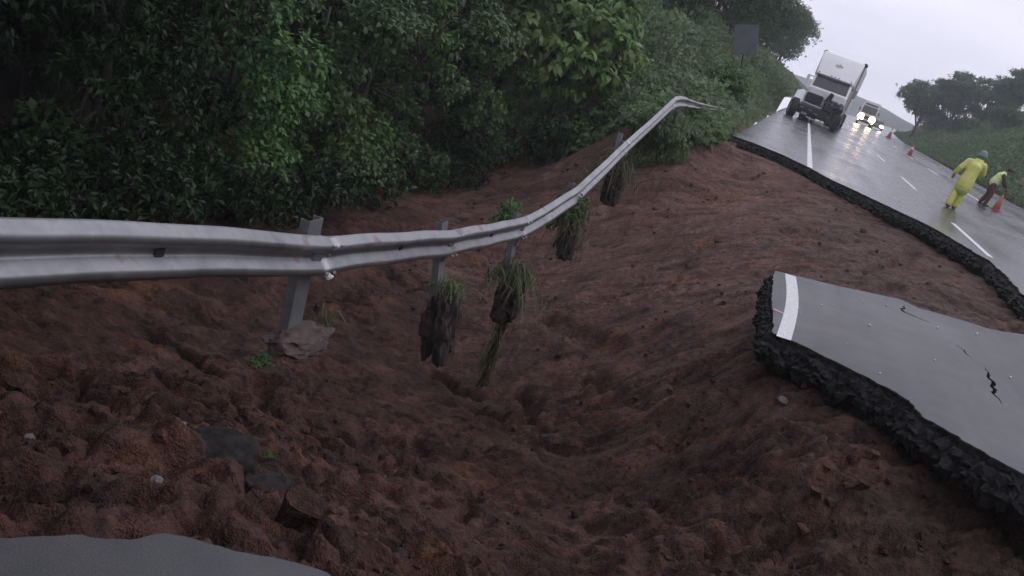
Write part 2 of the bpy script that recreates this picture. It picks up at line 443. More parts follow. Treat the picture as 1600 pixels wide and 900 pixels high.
_sc = np.linalg.lstsq(np.c_[np.ones(len(_sp)), _sp[:, :2]], _sp[:, 2], rcond=None)[0]
def slab_z(x, y):
    z = _sc[0] + _sc[1] * np.asarray(x) + _sc[2] * np.asarray(y)
    z = z + 0.035 * np.exp(-((np.asarray(x) - 2.3) / 0.8) ** 2)
    return np.minimum(z, -0.004 - 0.02 * np.exp(-np.maximum(np.asarray(x) - 3.5, 0)))
def flat_z(x, y): return np.zeros_like(np.asarray(x, float))

def rough_line(pts, step=0.05, amp=0.035, seed=0.0):
    """resample a broken edge finely and roughen it"""
    P = np.array(pts, float); d = np.r_[0, np.cumsum(np.hypot(*np.diff(P, axis=0).T))]
    n = max(2, int(d[-1] / step)); t = np.linspace(0, d[-1], n)
    x = np.interp(t, d, P[:, 0]); y = np.interp(t, d, P[:, 1])
    k = np.ones(5) / 5
    xs = np.convolve(np.pad(x, 2, 'edge'), k, 'valid'); ys = np.convolve(np.pad(y, 2, 'edge'), k, 'valid')
    tx, ty = np.gradient(xs), np.gradient(ys); L = np.hypot(tx, ty) + 1e-9
    o = amp * (fbm(t * 1.7 + seed, np.full_like(t, seed), 3) + 0.7 * fbm(t * 7 + seed, np.full_like(t, 3 + seed), 3))
    return np.c_[xs - ty / L * o, ys + tx / L * o]

far_edge = rough_line(FAR_EDGE, 0.04, 0.07, 1.3)
slab_top = rough_line(SLAB_TOP, 0.04, 0.03, 4.1)
slab_bot = rough_line(SLAB_BOT, 0.022, 0.055, 7.7)
slab_end = rough_line([SLAB_TOP[0], (0.53, 10.4), (0.57, 9.3), SLAB_BOT[0]], 0.022, 0.02, 2.2)
near_edge = rough_line(NEAR_EDGE, 0.025, 0.035, 9.4)
ys_far = np.array([26 + 6 * i for i in range(1, 84)], float)
far_poly = np.vstack([far_edge, [(7.0, 6.1), (7.0, -14), (ROAD_R, -14), (ROAD_R, 26)],
                      np.c_[ROAD_R + curve_off(ys_far), ys_far], np.c_[ROAD_L + curve_off(ys_far[::-1]), ys_far[::-1]]])
slab_poly = np.vstack([slab_top, slab_bot[::-1], slab_end[::-1][1:-1]])
near_poly = np.vstack([near_edge, [(6.99, 5.9), (6.99, -14), (-1.8, -14)]])

def in_poly(x, y, poly):
    x = np.asarray(x); y = np.asarray(y); ins = np.zeros(x.shape, bool)
    px, py = poly[:, 0], poly[:, 1]; j = len(poly) - 1
    for i in range(len(poly)):
        c = ((py[i] > y) != (py[j] > y)) & (x < (px[j] - px[i]) * (y - py[i]) / (py[j] - py[i] + 1e-12) + px[i])
        ins ^= c; j = i
    return ins

# ------------------------------------------------------------------ the slide: one fine sheet of clay
CREV = [
 ([(-5.97,8.36),(-5.44,8.21),(-4.86,7.89),(-4.28,7.51)],0.16,0.55), ([(-4.08,4.69),(-3.78,4.66),(-3.60,4.99)],0.14,0.4),
 ([(-3.15,11.23),(-2.67,10.73),(-2.41,10.61)],0.12,0.4), ([(-1.80,10.81),(-1.54,10.12),(-1.47,9.56)],0.10,0.35), ([(-2.18,10.04),(-1.83,9.69)],0.09,0.3),
 ([(-1.25,6.76),(-1.18,7.07),(-1.03,7.19),(-0.86,6.87)],0.06,0.2), ([(-1.16,6.44),(-1.01,5.42)],0.06,0.22), ([(-1.46,3.39),(-1.27,3.07)],0.03,0.15),
 ([(-0.54,5.59),(-0.40,5.75)],0.08,0.2), ([(0.69,6.08),(0.74,5.74)],0.09,0.3), ([(2.10,6.62),(2.39,6.66)],0.06,0.2), ([(2.06,15.52),(2.57,16.83),(3.20,19.14)],0.14,0.22),
 ([(-1.48,3.93),(-1.53,4.53)],0.07,0.2), ([(0.0,9.65),(0.18,10.08),(0.34,9.99)],0.14,0.4), ([(1.16,6.36),(1.10,6.04)],0.08,0.22), ([(-4.34,8.29),(-3.34,6.82)],0.16,0.4),
 ([(-2.08,3.29),(-1.72,3.17),(-1.61,3.27)],0.06,0.18), ([(-2.48,14.02),(-1.76,13.03),(-1.04,12.07)],0.18,0.3), ([(-0.98,10.83),(-0.27,9.16)],0.14,0.3), ([(1.66,12.13),(2.39,14.42)],0.14,0.2), ([(-0.02,8.85),(0.19,8.08)],0.10,0.25)]

def ground(x, y):
    """clay surface with relief; roads and slab bed it down"""
    x = np.asarray(x, float); y = np.asarray(y, float)
    yy = np.clip(y, -20, 66); xs = np.maximum(x - curve_off(y), -30)
    z = ground0(xs, yy)
    return z

def pit_ground(x, y):
    z = ground0(x, y)
    fade = np.clip((np.minimum(x + 12.5, 12)) / 3.0, 0, 1)
    wx = x + 0.5 * fbm(x * 0.5, y * 0.5, 3); wy = y + 0.5 * fbm(x * 0.5 + 40, y * 0.5, 3)
    u = wx * 0.85 + wy * 0.53; v = -wx * 0.53 + wy * 0.85     # u runs with the slip
    near = np.clip(1.25 - np.hypot(x, y) / 30, 0.55, 1.2)
    calm = np.clip((y - 7.5) / 4.5, 0, 1) * np.clip((x + 6.5) / 2.5, 0.35, 1)
    rel = (0.17 - 0.07 * calm) * fbm(wx * 0.55, wy * 0.55, 3) + (0.08 - 0.04 * calm) * ridged(wx * 0.9 + 3, wy * 0.9, 4) - 0.05
    rel += (0.05 + 0.03 * calm) * fbm(u * 0.7, v * 3.4, 4, 0.6) + (0.055 - 0.035 * calm) * fbm(x * 3.0, y * 3.0, 4, 0.6)
    # slumped blocks: terraced noise gives small scarps
    t = fbm(wx * 0.8 + 11, wy * 0.8 - 5, 3) * 3.2
    rel += (0.10 - 0.03 * calm) * (np.floor(t) + np.clip((t - np.floor(t)) * 4.0, 0, 1) - t) 
    cl = np.clip(perlin(x * 5.5, y * 5.5) - 0.12, 0, 1) * np.clip(0.5 + 1.6 * perlin(x * 0.7 + 9, y * 0.7), 0, 1)
    rel += 0.08 * cl
    cl2 = np.clip(perlin(x * 11 + 4, y * 11) - 0.1, 0, 1)
    rel += 0.03 * cl2 * np.clip(0.4 + 2 * perlin(x * 0.9 - 7, y * 0.9 + 2), 0, 1)
    rg_ = np.clip(0.45 + 1.5 * perlin(x * 0.6 + 31, y * 0.6 - 4), 0.1, 1) * (1 - 0.55 * calm)
    rel += (0.030 * fbm(x * 8, y * 8 + 3, 3, 0.65) + 0.035 * np.clip(perlin(x * 14 + 2, y * 14) - 0.08, 0, 1) - 0.02 * np.clip(perlin(x * 6 + 12, y * 6 + 5) - 0.25, 0, 1)) * rg_
    rel += 0.03 * ridged(wx * 2.4 + 8, wy * 2.4 + 1, 3) * rg_
    # broken blocks of clay: each cell sits at its own height, joints open between them
    bx = x + 0.22 * fbm(x * 2.2 + 5, y * 2.2, 3); by_ = y + 0.22 * fbm(x * 2.2 + 25, y * 2.2 + 9, 3)
    for sc_, amp, joint, sd_ in ((1.5, 0.19, 0.15, 3), (4.2, 0.085, 0.06, 50), (11.0, 0.015, 0.010, 120)):
        f1, f2, cid = worley(bx * sc_, by_ * sc_ * 1.25, sd_)
        mk = np.clip(0.30 + 1.9 * perlin(x * 0.45 + sd_, y * 0.45 - sd_) + 0.35 * np.clip((7.5 - y) / 4, 0, 1) - 0.55 * calm, 0, 1)
        rel += mk * (amp * (cid - 0.45) - joint * np.exp(-((f2 - f1) / 0.10) ** 2))
    z = z + rel * near * fade
    for pts, w, dep in CREV:
        P = np.array(pts); best = np.full(x.shape, 1e9)
        jx = x + 0.10 * fbm(x * 3, y * 3 + 8, 2); jy = y + 0.10 * fbm(x * 3 + 20, y * 3, 2)
        for a, b in zip(P[:-1], P[1:]):
            d = b - a; tt = np.clip(((jx - a[0]) * d[0] + (jy - a[1]) * d[1]) / (d @ d), 0, 1)
            best = np.minimum(best, np.hypot(jx - a[0] - tt * d[0], jy - a[1] - tt * d[1]))
        z -= 0.6 * dep * np.exp(-(best / w) ** 4)
    def bed(poly, zf, dep, zz):
        lo, hi = poly.min(0), poly.max(0)
        m = (x > lo[0]) & (x < hi[0]) & (y > lo[1]) & (y < hi[1])
        idx = np.nonzero(m.ravel())[0]
        xi, yi = x.ravel()[idx], y.ravel()[idx]
        k = in_poly(xi, yi, poly); zr = zz.ravel()
        idx = idx[k]; zr[idx] = np.minimum(zr[idx], zf(xi[k], yi[k]) - dep)
        return zr.reshape(zz.shape)
    z = bed(far_poly, flat_z, 0.27, z); z = bed(slab_poly, slab_z, 0.25, z); z = bed(near_poly, flat_z, 0.27, z)
    # nothing of the clay may rise through the road surfaces beside them
    lim = np.where((x > 0.3) & (y > 5.5) & (y < 13.5), -0.10 - 0.25 * np.clip((3.2 - x) / 3.0, 0, 1), 10)
    z = np.minimum(z, lim)
    z = np.where((y > 13.0) & (x > -1.2), np.minimum(z, -0.26), z)
    z = np.where((y < 3.2) & (x > -1.9), np.minimum(z, -0.22), z)
    return z

gx = np.r_[np.arange(-12.5, -5, 0.06), np.arange(-5, 3, 0.027), np.arange(3, 7.3, 0.06)]; gy = np.r_[np.arange(-0.6, 1.4, 0.06), np.arange(1.4, 10, 0.027), np.arange(10, 31.0, 0.055)]
GX, GY = np.meshgrid(gx, gy)
GZ = pit_ground(GX, GY)
def grid_faces(nx, ny):
    i = np.arange(nx * ny).reshape(ny, nx)
    return np.stack([i[:-1, :-1], i[:-1, 1:], i[1:, 1:], i[1:, :-1]], -1).reshape(-1, 4)
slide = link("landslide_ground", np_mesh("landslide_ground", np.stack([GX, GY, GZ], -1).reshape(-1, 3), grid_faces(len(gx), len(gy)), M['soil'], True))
tag(slide, "red brown wet clay of the collapsed roadbed", None, None, "structure")

def pit_z(x, y):
    i = int(np.searchsorted(gy, y)); j = int(np.searchsorted(gx, x))
    return float(GZ[min(max(i, 0), len(gy) - 1), min(max(j, 0), len(gx) - 1)])

# jungle floor and the bank beside the far road
hx = np.r_[np.arange(-60, -14, 1.5), np.arange(-14, -1.1, 0.6)]; hy = np.r_[np.arange(-24, 31, 1.0), np.arange(31, 160, 2.0)]
HX, HY = np.meshgrid(hx, hy); HXs = HX + curve_off(HY)
HZ = ground(HXs, HY) + 0.25 * fbm(HXs * 0.4, HY * 0.4, 3) * np.clip((-2.2 - HX) / 1.5, 0, 1)
inner = (HXs > -12.6) & (HY < 31.2) & (HY > -0.7)
HZ = np.where(inner, HZ - 0.6, HZ)
ff = grid_faces(len(hx), len(hy))
deep = ((HXs > -11.0) & (HY < 29.5) & (HY > 0.6)).ravel()
ff = ff[~deep[ff].any(1)]
hill = link("hillside_ground", np_mesh("hillside_ground", np.stack([HXs, HY, HZ], -1).reshape(-1, 3), ff, M['litter'], True))
tag(hill, "dark jungle floor and bank left of the road", None, None, "structure")

# ------------------------------------------------------------------ road pieces
def road_piece(name, poly, zf, broken, step, label, holes=()):
    """poly: outline; broken: list of polylines that show a torn edge"""
    pts = [tuple(p) for p in poly]; edges = [(i, (i + 1) % len(poly)) for i in range(len(poly))]
    for h in holes:
        b = len(pts); pts += [tuple(p) for p in h]; edges += [(b + i, b + (i + 1) % len(h)) for i in range(len(h))]
    if step:
        lo, hi = poly.min(0), poly.max(0)
        X, Y = np.meshgrid(np.arange(lo[0] + step / 2, hi[0], step), np.arange(lo[1] + step / 2, hi[1], step))
        k = in_poly(X.ravel(), Y.ravel(), poly)
        pts += list(zip(X.ravel()[k], Y.ravel()[k]))
    r = delaunay_2d_cdt([Vector(p) for p in pts], edges, [], 0, 1e-5)
    co = np.array([(v.x, v.y) for v in r[0]]); Z = zf(co[:, 0], co[:, 1])
    T = np.array([tuple(f) for f in r[2]]); cen = co[T].mean(1); k = in_poly(cen[:, 0], cen[:, 1], poly)
    for h in holes: k &= ~in_poly(cen[:, 0], cen[:, 1], np.array(h))
    me = bpy.data.meshes.new(name)
    me.from_pydata([(a[0], a[1], float(z)) for a, z in zip(co, Z)], [], [tuple(int(i) for i in f) for f in T[k]])
    bm = bmesh.new(); bm.from_mesh(me)
    for f in bm.faces:
        if f.normal.z < 0: f.normal_flip()
    bm.to_mesh(me); bm.free(); me.materials.append(M['asphalt_wet' if name == 'far_road' else 'asphalt'])
    o = link(name, me)
    # torn face: asphalt layer over crumbling base
    for line, side in broken:
        L = np.array(line); tx, ty = np.gradient(L[:, 0]), np.gradient(L[:, 1]); n = np.hypot(tx, ty) + 1e-9
        nx, ny = ty / n * side, -tx / n * side
        t = np.arange(len(L)) * 0.09; rings = []
        for dz, off, am in ((0.0, 0.0, 0.0), (-0.02, 0.004, 0.004), (-0.06, -0.004, 0.012), (-0.11, 0.0, 0.016), (-0.13, 0.02, 0.02), (-0.2, 0.03, 0.035), (-0.24, 0.04, 0.045), (-0.28, 0.035, 0.055), (-0.32, 0.05, 0.06), (-0.37, 0.05, 0.07), (-0.43, 0.03, 0.08), (-0.55, -0.02, 0.08)):
            a = off + am * (fbm(t * 2 + dz * 9, np.full_like(t, dz * 14), 3) + 0.8 * fbm(t * 9, np.full_like(t, dz * 40 + 3), 2) + 0.9 * fbm(t * 4, np.full_like(t, dz * 22 + 8), 2))
            dzz = 0.62 * dz * (1 + 0.4 * fbm(t * 0.8, np.full_like(t, 2.2), 2))
            jz = 0.0 if dz > -0.03 else 0.011; rj = np.random.RandomState(int(-dz * 1000))
            zz = zf(L[:, 0], L[:, 1]) + dzz + jz * rj.normal(size=len(L)); ja = jz * rj.normal(size=len(L)); a = a + jz * 0.5 * rj.normal(size=len(L))
            rings.append(np.c_[L[:, 0] + nx * a + ny * ja, L[:, 1] + ny * a - nx * ja, zz])
        V = np.vstack(rings); m = len(L); i = np.arange(m - 1)
        F = np.vstack([np.c_[k * m + i, k * m + i + 1, (k + 1) * m + i + 1, (k + 1) * m + i] for k in range(len(rings) - 1)])
        link("broken_edge", np_mesh("broken_edge", V, F, M['base'], False), o)
    tag(o, label, None, None, "structure")
    for h in holes:
        H = np.array(h); H2 = np.vstack([H, H[:1]]); z0 = zf(H2[:, 0], H2[:, 1]); m = len(H2); i = np.arange(m - 1)
        V = np.vstack([np.c_[H2, z0], np.c_[H2, z0 - 0.12], np.c_[H2 * 0.0 + H2.mean(0), z0 * 0 + z0.min() - 0.13]])
        F = np.vstack([np.c_[i, i + 1, m + i + 1, m + i], np.c_[m + i, m + i + 1, 2 * m + i + 1, 2 * m + i]])
        link("crack", np_mesh("crack", V, F, M['base'], False), o)
    return o

def crack_loop(pts, w, seed):
    L = rough_line(pts, 0.05, 0.05, seed); n = len(L); t = np.linspace(0, 1, n)
    tx, ty = np.gradient(L[:, 0]), np.gradient(L[:, 1]); q = np.hypot(tx, ty) + 1e-9
    ww = w * np.clip(np.sin(t * np.pi), 0.04, 1) * (0.55 + 0.9 * np.abs(fbm(t * 9 + seed, t * 0 + seed, 2)))
    A = L + np.c_[-ty / q * ww, tx / q * ww]; B = L - np.c_[-ty / q * ww, tx / q * ww]
    return np.vstack([A, B[::-1]])

cracks = [crack_loop([(2.12,11.70), (2.08,11.45), (2.05,11.22), (2.21,11.16), (2.36,10.96)], 0.028, 3.0),
          crack_loop([(2.49,10.28), (2.55,9.95), (2.60,9.74)], 0.012, 5.0),
          crack_loop([(2.68,9.62), (2.66,9.25), (2.64,8.95), (2.57,8.45), (2.57,8.21)], 0.026, 8.0)]
far_road = road_piece("far_road", far_poly, flat_z, [(far_edge, 1)], None, "wet highway carriageway beyond the collapse")
slab_broken = [(np.vstack([slab_bot[::-1], slab_end[::-1][1:], slab_top[1:]]), -1)]
slab = road_piece("sunken_road_slab", slab_poly, slab_z, slab_broken, 0.35, "sunken tongue of grey asphalt jutting over the clay", cracks)
near_road = road_piece("near_road", near_poly, flat_z, [(near_edge, 1)], None, "torn near edge of asphalt at the viewer's feet")

def stripe(parent, name, x, y0, y1, w, zf, mat=None, follow=False, dz=0.004):
    ys = np.linspace(y0, y1, max(2, int((y1 - y0) / (0.25 if y1 - y0 < 8 else 2.0)) + 1))
    off = curve_off(ys) if follow else 0
    xa, xb = x - w / 2 + off + 0 * ys, x + w / 2 + off + 0 * ys
    if not follow:
        xa = xa + 0.006 * fbm(ys * 4, ys * 0, 2); xb = xb + 0.006 * fbm(ys * 4, ys * 0 + 5, 2)
    V = np.vstack([np.c_[xa, ys, zf(xa, ys) + dz], np.c_[xb, ys, zf(xb, ys) + dz]]); n = len(ys); i = np.arange(n - 1)
    return link(name, np_mesh(name, V, np.c_[i, n + i, n + i + 1, i + 1], mat or M['paint']), parent)

stripe(far_road, "edge_line", 0.82, 24.72, 30, 0.15, flat_z, follow=True)
stripe(far_road, "edge_line", 0.82, 30, 400, 0.15, flat_z, follow=True)
for k in range(20):
    stripe(far_road, "lane_dash", 4.55, 19.45 + 13.2 * k, 24.4 + 13.2 * k, 0.13, flat_z, follow=True)
    stripe(far_road, "lane_dash", 8.30, 14.6 + 13.2 * k, 19.5 + 13.2 * k, 0.13, flat_z, follow=True)
# the solid line carried on over the slab, a little bowed
sy = np.linspace(8.27, 11.60, 24); sx = 0.70 + 0.02 * (sy - 8.3) / 3.3 + 0.05 * np.sin((sy - 8.3) / 3.3 * np.pi)
sxa = sx - 0.068; sxb = sx + 0.068
V = np.vstack([np.c_[sxa, sy, slab_z(sxa, sy) + 0.004], np.c_[sxb, sy, slab_z(sxb, sy) + 0.004]]); i = np.arange(23)
link("edge_line", np_mesh("edge_line", V, np.c_[i, 24 + i, 24 + i + 1, i + 1], M['paint']), slab)
MB().add([(0.575, 9.33, slab_z(0.575, 9.33) + 0.005), (0.69, 9.26, slab_z(0.69, 9.26) + 0.005), (0.69, 9.30, slab_z(0.69, 9.3) + 0.005), (0.575, 9.38, slab_z(0.575, 9.38) + 0.005)], [(0, 1, 2, 3)]).build("survey_mark", M['paint_red'], slab)

# ------------------------------------------------------------------ right bank, far ground, mountain
bd = np.r_[np.arange(-0.3, 4, 0.5), np.arange(4, 30, 1.5), np.arange(30, 200, 10)]; by = np.r_[np.arange(-20, 180, 3.0), np.arange(180, 535, 10.0)]
def bank_z(d, y):
    z = 0.76 * np.log1p(np.exp((d - 1.4) * 1.6)) / 1.6
    z = 16 * np.tanh(z / 16)
    return z - 0.06 + (0.35 * fbm(d * 0.25, y * 0.12, 3) + 0.15 * fbm(d * 0.9, y * 0.6, 2)) * np.clip(d / 2.5, 0, 1)
BD, BY = np.meshgrid(bd, by); BX = ROAD_R + BD + curve_off(BY)
o = link("bank_ground", np_mesh("bank_ground", np.stack([BX, BY, bank_z(BD, BY)], -1).reshape(-1, 3), grid_faces(len(bd), len(by)), M['hill'], True))
tag(o, "green slope right of the road", None, None, "structure")
lx = np.array([-230, -150, -90, -45.0]); 
MB().add([(-240, -20, -7), (-40, -20, -7), (-40, 535, -1.2), (-240, 535, -1.2)], [(0, 1, 2, 3)]).build("valley_ground", M['hill'])
tag(bpy.data.objects["valley_ground"], "valley floor beyond the jungle", None, None, "structure")
rx = np.linspace(-235, 235, 95); rows = []
prof = np.interp(rx, [-235, -120, -40, 0, 30, 52, 70, 110, 235], [5, 6, 7, 9, 8.5, 5.0, 3.0, 3, 5])
for k, (fy, fz) in enumerate(((470, -0.4), (490, 0.55), (505, 1.0), (530, 0.3))):
    rows.append(np.c_[rx, np.full_like(rx, fy) + 4 * fbm(rx * 0.05, rx * 0 + k, 2), prof * fz + (1.2 * fbm(rx * 0.06, rx * 0 + 2, 3) if fz > 0.4 else 0)])
o = link("mountain", np_mesh("mountain", np.vstack(rows), grid_faces(95, 4), M['mount'], True))
tag(o, "faint blue ridge at the end of the road", None, None, "structure")

# ------------------------------------------------------------------ foliage
def unit(v): return v / (np.linalg.norm(v, axis=-1, keepdims=True) + 1e-9)

def leaves(base, dirs, nrm, length, width, rng, fine, curl=0.25):
    """leaf blades as small curved faces; returns V, F, tint"""
    n = len(base); d = unit(dirs); s = unit(np.cross(d, nrm)); u = np.cross(s, d)
    L = length[:, None]; W = width[:, None]; tint = rng.rand(n)
    if fine:
        A = base
        B1 = base + d * L * 0.33 + s * W * 0.5 + u * L * 0.05; B2 = base + d * L * 0.33 - s * W * 0.5 + u * L * 0.05
        C1 = base + d * L * 0.70 + s * W * 0.38 - u * L * curl * 0.25; C2 = base + d * L * 0.70 - s * W * 0.38 - u * L * curl * 0.25
        T = base + d * L * 0.97 - u * L * curl
        V = np.stack([A, B1, B2, C1, C2, T], 1).reshape(-1, 3); k = np.arange(n)[:, None] * 6
        F = np.vstack([k + [[0, 1, 2]], k + [[1, 3, 2]], k + [[2, 3, 4]], k + [[3, 5, 4]]])
        return V, F, np.repeat(tint, 6)
    A = base; B = base + d * L * 0.5 + s * W * 0.5 + u * L * 0.06; T = base + d * L - u * L * curl; D = base + d * L * 0.5 - s * W * 0.5 + u * L * 0.06
    V = np.stack([A, B, T, D], 1).reshape(-1, 3); k = np.arange(n)[:, None] * 4
    F = np.vstack([k + [[0, 1, 2]], k + [[0, 2, 3]]])
    return V, F, np.repeat(tint, 4)

def crown_mesh(name, lobes, twigs, per, length, droop, mat, seed, fine=False, aspect=0.5, shell=0.55):
    rng = np.random.RandomState(seed); lobes = np.array(lobes, float)
    w = (lobes[:, 3] * lobes[:, 4] * lobes[:, 5]) ** 0.67; w /= w.sum()
    li = rng.choice(len(lobes), twigs, p=w)
    dr = unit(rng.normal(size=(twigs, 3))); dr[:, 2] = np.where(rng.rand(twigs) < 0.5, np.abs(dr[:, 2]), dr[:, 2])
    rad = shell + (1 - shell) * rng.rand(twigs) ** 0.6
    rad *= 1 + 0.22 * rng.normal(size=twigs) * (rng.rand(twigs) < 0.35)
    c = lobes[li, :3] + dr * lobes[li, 3:6] * rad[:, None]
    base = np.repeat(c, per, 0) + rng.normal(size=(twigs * per, 3)) * length * 0.22
    out = np.repeat(dr, per, 0)
    d = out * 0.55 + unit(rng.normal(size=(twigs * per, 3))) * 0.95 + np.array([0, 0, -droop])
    nr = out * 0.5 + np.array([0, 0, 1.0]) + rng.normal(size=(twigs * per, 3)) * 0.35
    ln = length * rng.uniform(0.6, 1.25, twigs * per)
    V, F, t = leaves(base, d, nr, ln, ln * aspect * rng.uniform(0.8, 1.2, twigs * per), rng, fine)
    tw = np.repeat(np.repeat(0.4 * rng.rand(twigs) + 0.6 * rng.rand(len(lobes))[li], per), 6 if fine else 4)
    return np_mesh(name, V, F, mat, False, np.clip(0.4 * t + 0.6 * tw, 0, 1))

def trunk_mesh(name, h, r, lobes, seed, lean=0.0):
    rng = random.Random(seed); mb = MB()
    pts = [Vector((lean * (k / 5) ** 1.5 * h * 0.3 + rng.uniform(-.05, .05) * h * 0.2, rng.uniform(-.05, .05) * h * 0.2, -0.5 + (h + 0.5) * k / 5)) for k in range(6)]
    mb.tube(pts, [r * (1 - 0.13 * k) * (1.35 if k == 0 else 1) for k in range(6)], 8)
    for i, l in enumerate(lobes):
        a = pts[2 + i % 3]; b = Vector(l[:3]); m = a.lerp(b, 0.5) + Vector((rng.uniform(-.2, .2), rng.uniform(-.2, .2), 0.12 * h * rng.random()))
        mb.tube([a, m, b, b + (b - m) * 0.4], [r * 0.45, r * 0.3, r * 0.18, r * 0.06], 6)
    return mb.mesh(name, M['bark'], True)

def rand_lobes(seed, n, rx, z0, z1, lr):
    rng = random.Random(seed); L = []
    for k in range(n):
        a = rng.uniform(0, 6.283); q = rx * math.sqrt(rng.random()); f = rng.random()
        rr = lr * rng.uniform(0.7, 1.25)
        L.append((q * math.cos(a), q * math.sin(a), z0 + (z1 - z0) * f, rr, rr, rr * rng.uniform(0.6, 0.85)))
    return L

KIND = {}
def kind(key, lobes, h, r, twigs, per, length, droop, mat, seed, fine=False, aspect=0.5, shell=0.55, lean=0):
    KIND[key] = (trunk_mesh("trunk", h, r, lobes[:7], seed, lean), crown_mesh("crown", lobes, twigs, per, length, droop, mat, seed, fine, aspect, shell))

for s in range(2):
    kind('broad%d' % s, rand_lobes(10 + s, 11, 1.7, 1.6, 4.6, 1.05), 3.6, 0.11, 620, 7, 0.36, 0.75, M['leaf_broad'], 10 + s, True, 0.46)
    kind('mid%d' % s, rand_lobes(20 + s, 15, 2.0, 0.9, 5.2, 0.74), 4.4, 0.10, 1500, 7, 0.165, 0.45, M['leaf_mid'], 20 + s, True, 0.5)
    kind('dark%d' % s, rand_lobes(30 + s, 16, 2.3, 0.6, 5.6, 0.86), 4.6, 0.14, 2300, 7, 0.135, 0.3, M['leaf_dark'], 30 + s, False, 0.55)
    kind('shrub%d' % s, rand_lobes(40 + s, 7, 0.55, 0.25, 1.1, 0.42), 0.9, 0.03, 200, 7, 0.15, 0.4, M['leaf_mid'], 40 + s, True, 0.5)
    kind('bank%d' % s, rand_lobes(50 + s, 18, 2.3, 1.5, 5.6, 1.15), 4.8, 0.17, 2300, 6, 0.2, 0.35, M['leaf_far'], 50 + s, False, 0.5)
    kind('ridge%d' % s, [(l[0], l[1], l[2], l[3] * 1.25, l[4] * 1.25, l[5] * 0.55) for l in rand_lobes(60 + s, 20, 3.4, 3.4, 6.6, 1.15)], 5.4, 0.26, 1900, 6, 0.34, 0.2, M['leaf_far'], 60 + s, False, 0.5, 0.4)
    kind('slope%d' % s, rand_lobes(70 + s, 9, 1.3, 0.2, 1.7, 0.8), 1.1, 0.06, 600, 6, 0.28, 0.2, M['leaf_far'], 70 + s, False, 0.5)

kind('vinebush0', rand_lobes(95, 8, 0.6, 0.0, 0.6, 0.42), 0.5, 0.02, 420, 7, 0.12, 0.9, M['vine'], 95, False, 0.5)
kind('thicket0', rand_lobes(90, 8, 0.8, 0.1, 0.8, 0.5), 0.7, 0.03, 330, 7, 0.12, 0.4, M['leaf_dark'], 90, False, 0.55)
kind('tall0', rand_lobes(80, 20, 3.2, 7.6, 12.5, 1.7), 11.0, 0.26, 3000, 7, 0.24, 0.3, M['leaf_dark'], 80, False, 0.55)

def plant(name, label, cat, group, key, loc, rz=0.0, scale=1.0, sz=1.0):
    t = empty(name, loc, rz); t.scale = (scale, scale, scale * sz)
    link("trunk" if key[:5] != 'shrub' else "stem", KIND[key][0], t); link("crown", KIND[key][1], t)
    tag(t, label, cat, group); return t

def gz(x, y): return float(ground(np.array([x]), np.array([y]))[0])

rng0 = random.Random(3)
# broad leaved trees that lean over the clay
plant("broadleaf_tree", "large leaved bright green tree hanging over the clay beside the bank of vines", "tree", None, 'broad0', (-7.7, 30.0, gz(-7.7, 30.0) - 0.1), 0.4, 1.10)
plant("broadleaf_tree", "pale large leaved tree left of the brightest hanging foliage", "tree", None, 'broad1', (-9.6, 29.5, gz(-9.6, 29.5) - 0.1), 2.2, 1.08)
plant("broadleaf_tree", "large leaved tree at the top edge between jungle and vine bank", "tree", None, 'broad0', (-8.6, 34.5, gz(-8.6, 34.5) - 0.1), 4.0, 1.15)
# leafy trees in the middle of the jungle front
mids = [(-10.2, 24.6, 'mid0', 0.3, 1.05, "leafy tree above the bare red clay left of the large leaved trees"),
        (-10.3, 21.2, 'mid1', 1.9, 1.0, "leafy green tree lit at the middle of the jungle front"),
        (-10.1, 18.0, 'mid0', 3.3, 0.95, "leafy tree with hanging sprays behind the first guardrail post"),
        (-10.2, 15.2, 'mid1', 5.0, 0.92, "half shaded leafy tree left of the first guardrail post")]
for x, y, k, rz, s, lab in mids:
    plant("jungle_tree", lab, "tree", "leafy trees on the jungle front", k, (x, y, gz(x, y) - 0.1), rz, s)
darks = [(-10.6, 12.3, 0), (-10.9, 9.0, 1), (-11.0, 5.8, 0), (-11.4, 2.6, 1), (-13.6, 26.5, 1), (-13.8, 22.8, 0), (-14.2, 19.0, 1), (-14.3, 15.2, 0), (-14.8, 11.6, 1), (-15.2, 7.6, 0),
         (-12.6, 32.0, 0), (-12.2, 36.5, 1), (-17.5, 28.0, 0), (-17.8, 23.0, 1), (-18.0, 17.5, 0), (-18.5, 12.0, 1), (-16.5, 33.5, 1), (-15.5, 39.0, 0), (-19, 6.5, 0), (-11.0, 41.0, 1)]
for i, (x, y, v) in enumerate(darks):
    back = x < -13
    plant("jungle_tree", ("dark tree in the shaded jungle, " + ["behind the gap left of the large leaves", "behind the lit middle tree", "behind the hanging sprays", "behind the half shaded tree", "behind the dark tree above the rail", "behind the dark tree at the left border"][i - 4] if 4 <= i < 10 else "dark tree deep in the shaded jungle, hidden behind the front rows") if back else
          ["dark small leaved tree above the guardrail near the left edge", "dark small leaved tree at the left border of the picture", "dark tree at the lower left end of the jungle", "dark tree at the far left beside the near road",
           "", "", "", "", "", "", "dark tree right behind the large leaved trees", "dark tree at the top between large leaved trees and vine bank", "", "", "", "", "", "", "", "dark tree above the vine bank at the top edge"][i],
          "tree", "shaded jungle trees" if back else "dark trees of the jungle edge", 'dark%d' % v, (x, y, gz(x, y) - 0.2), rng0.uniform(0, 6), rng0.uniform(1.15, 1.35) if back else rng0.uniform(0.95, 1.1), rng0.uniform(1.05, 1.25) if back else 1.0)
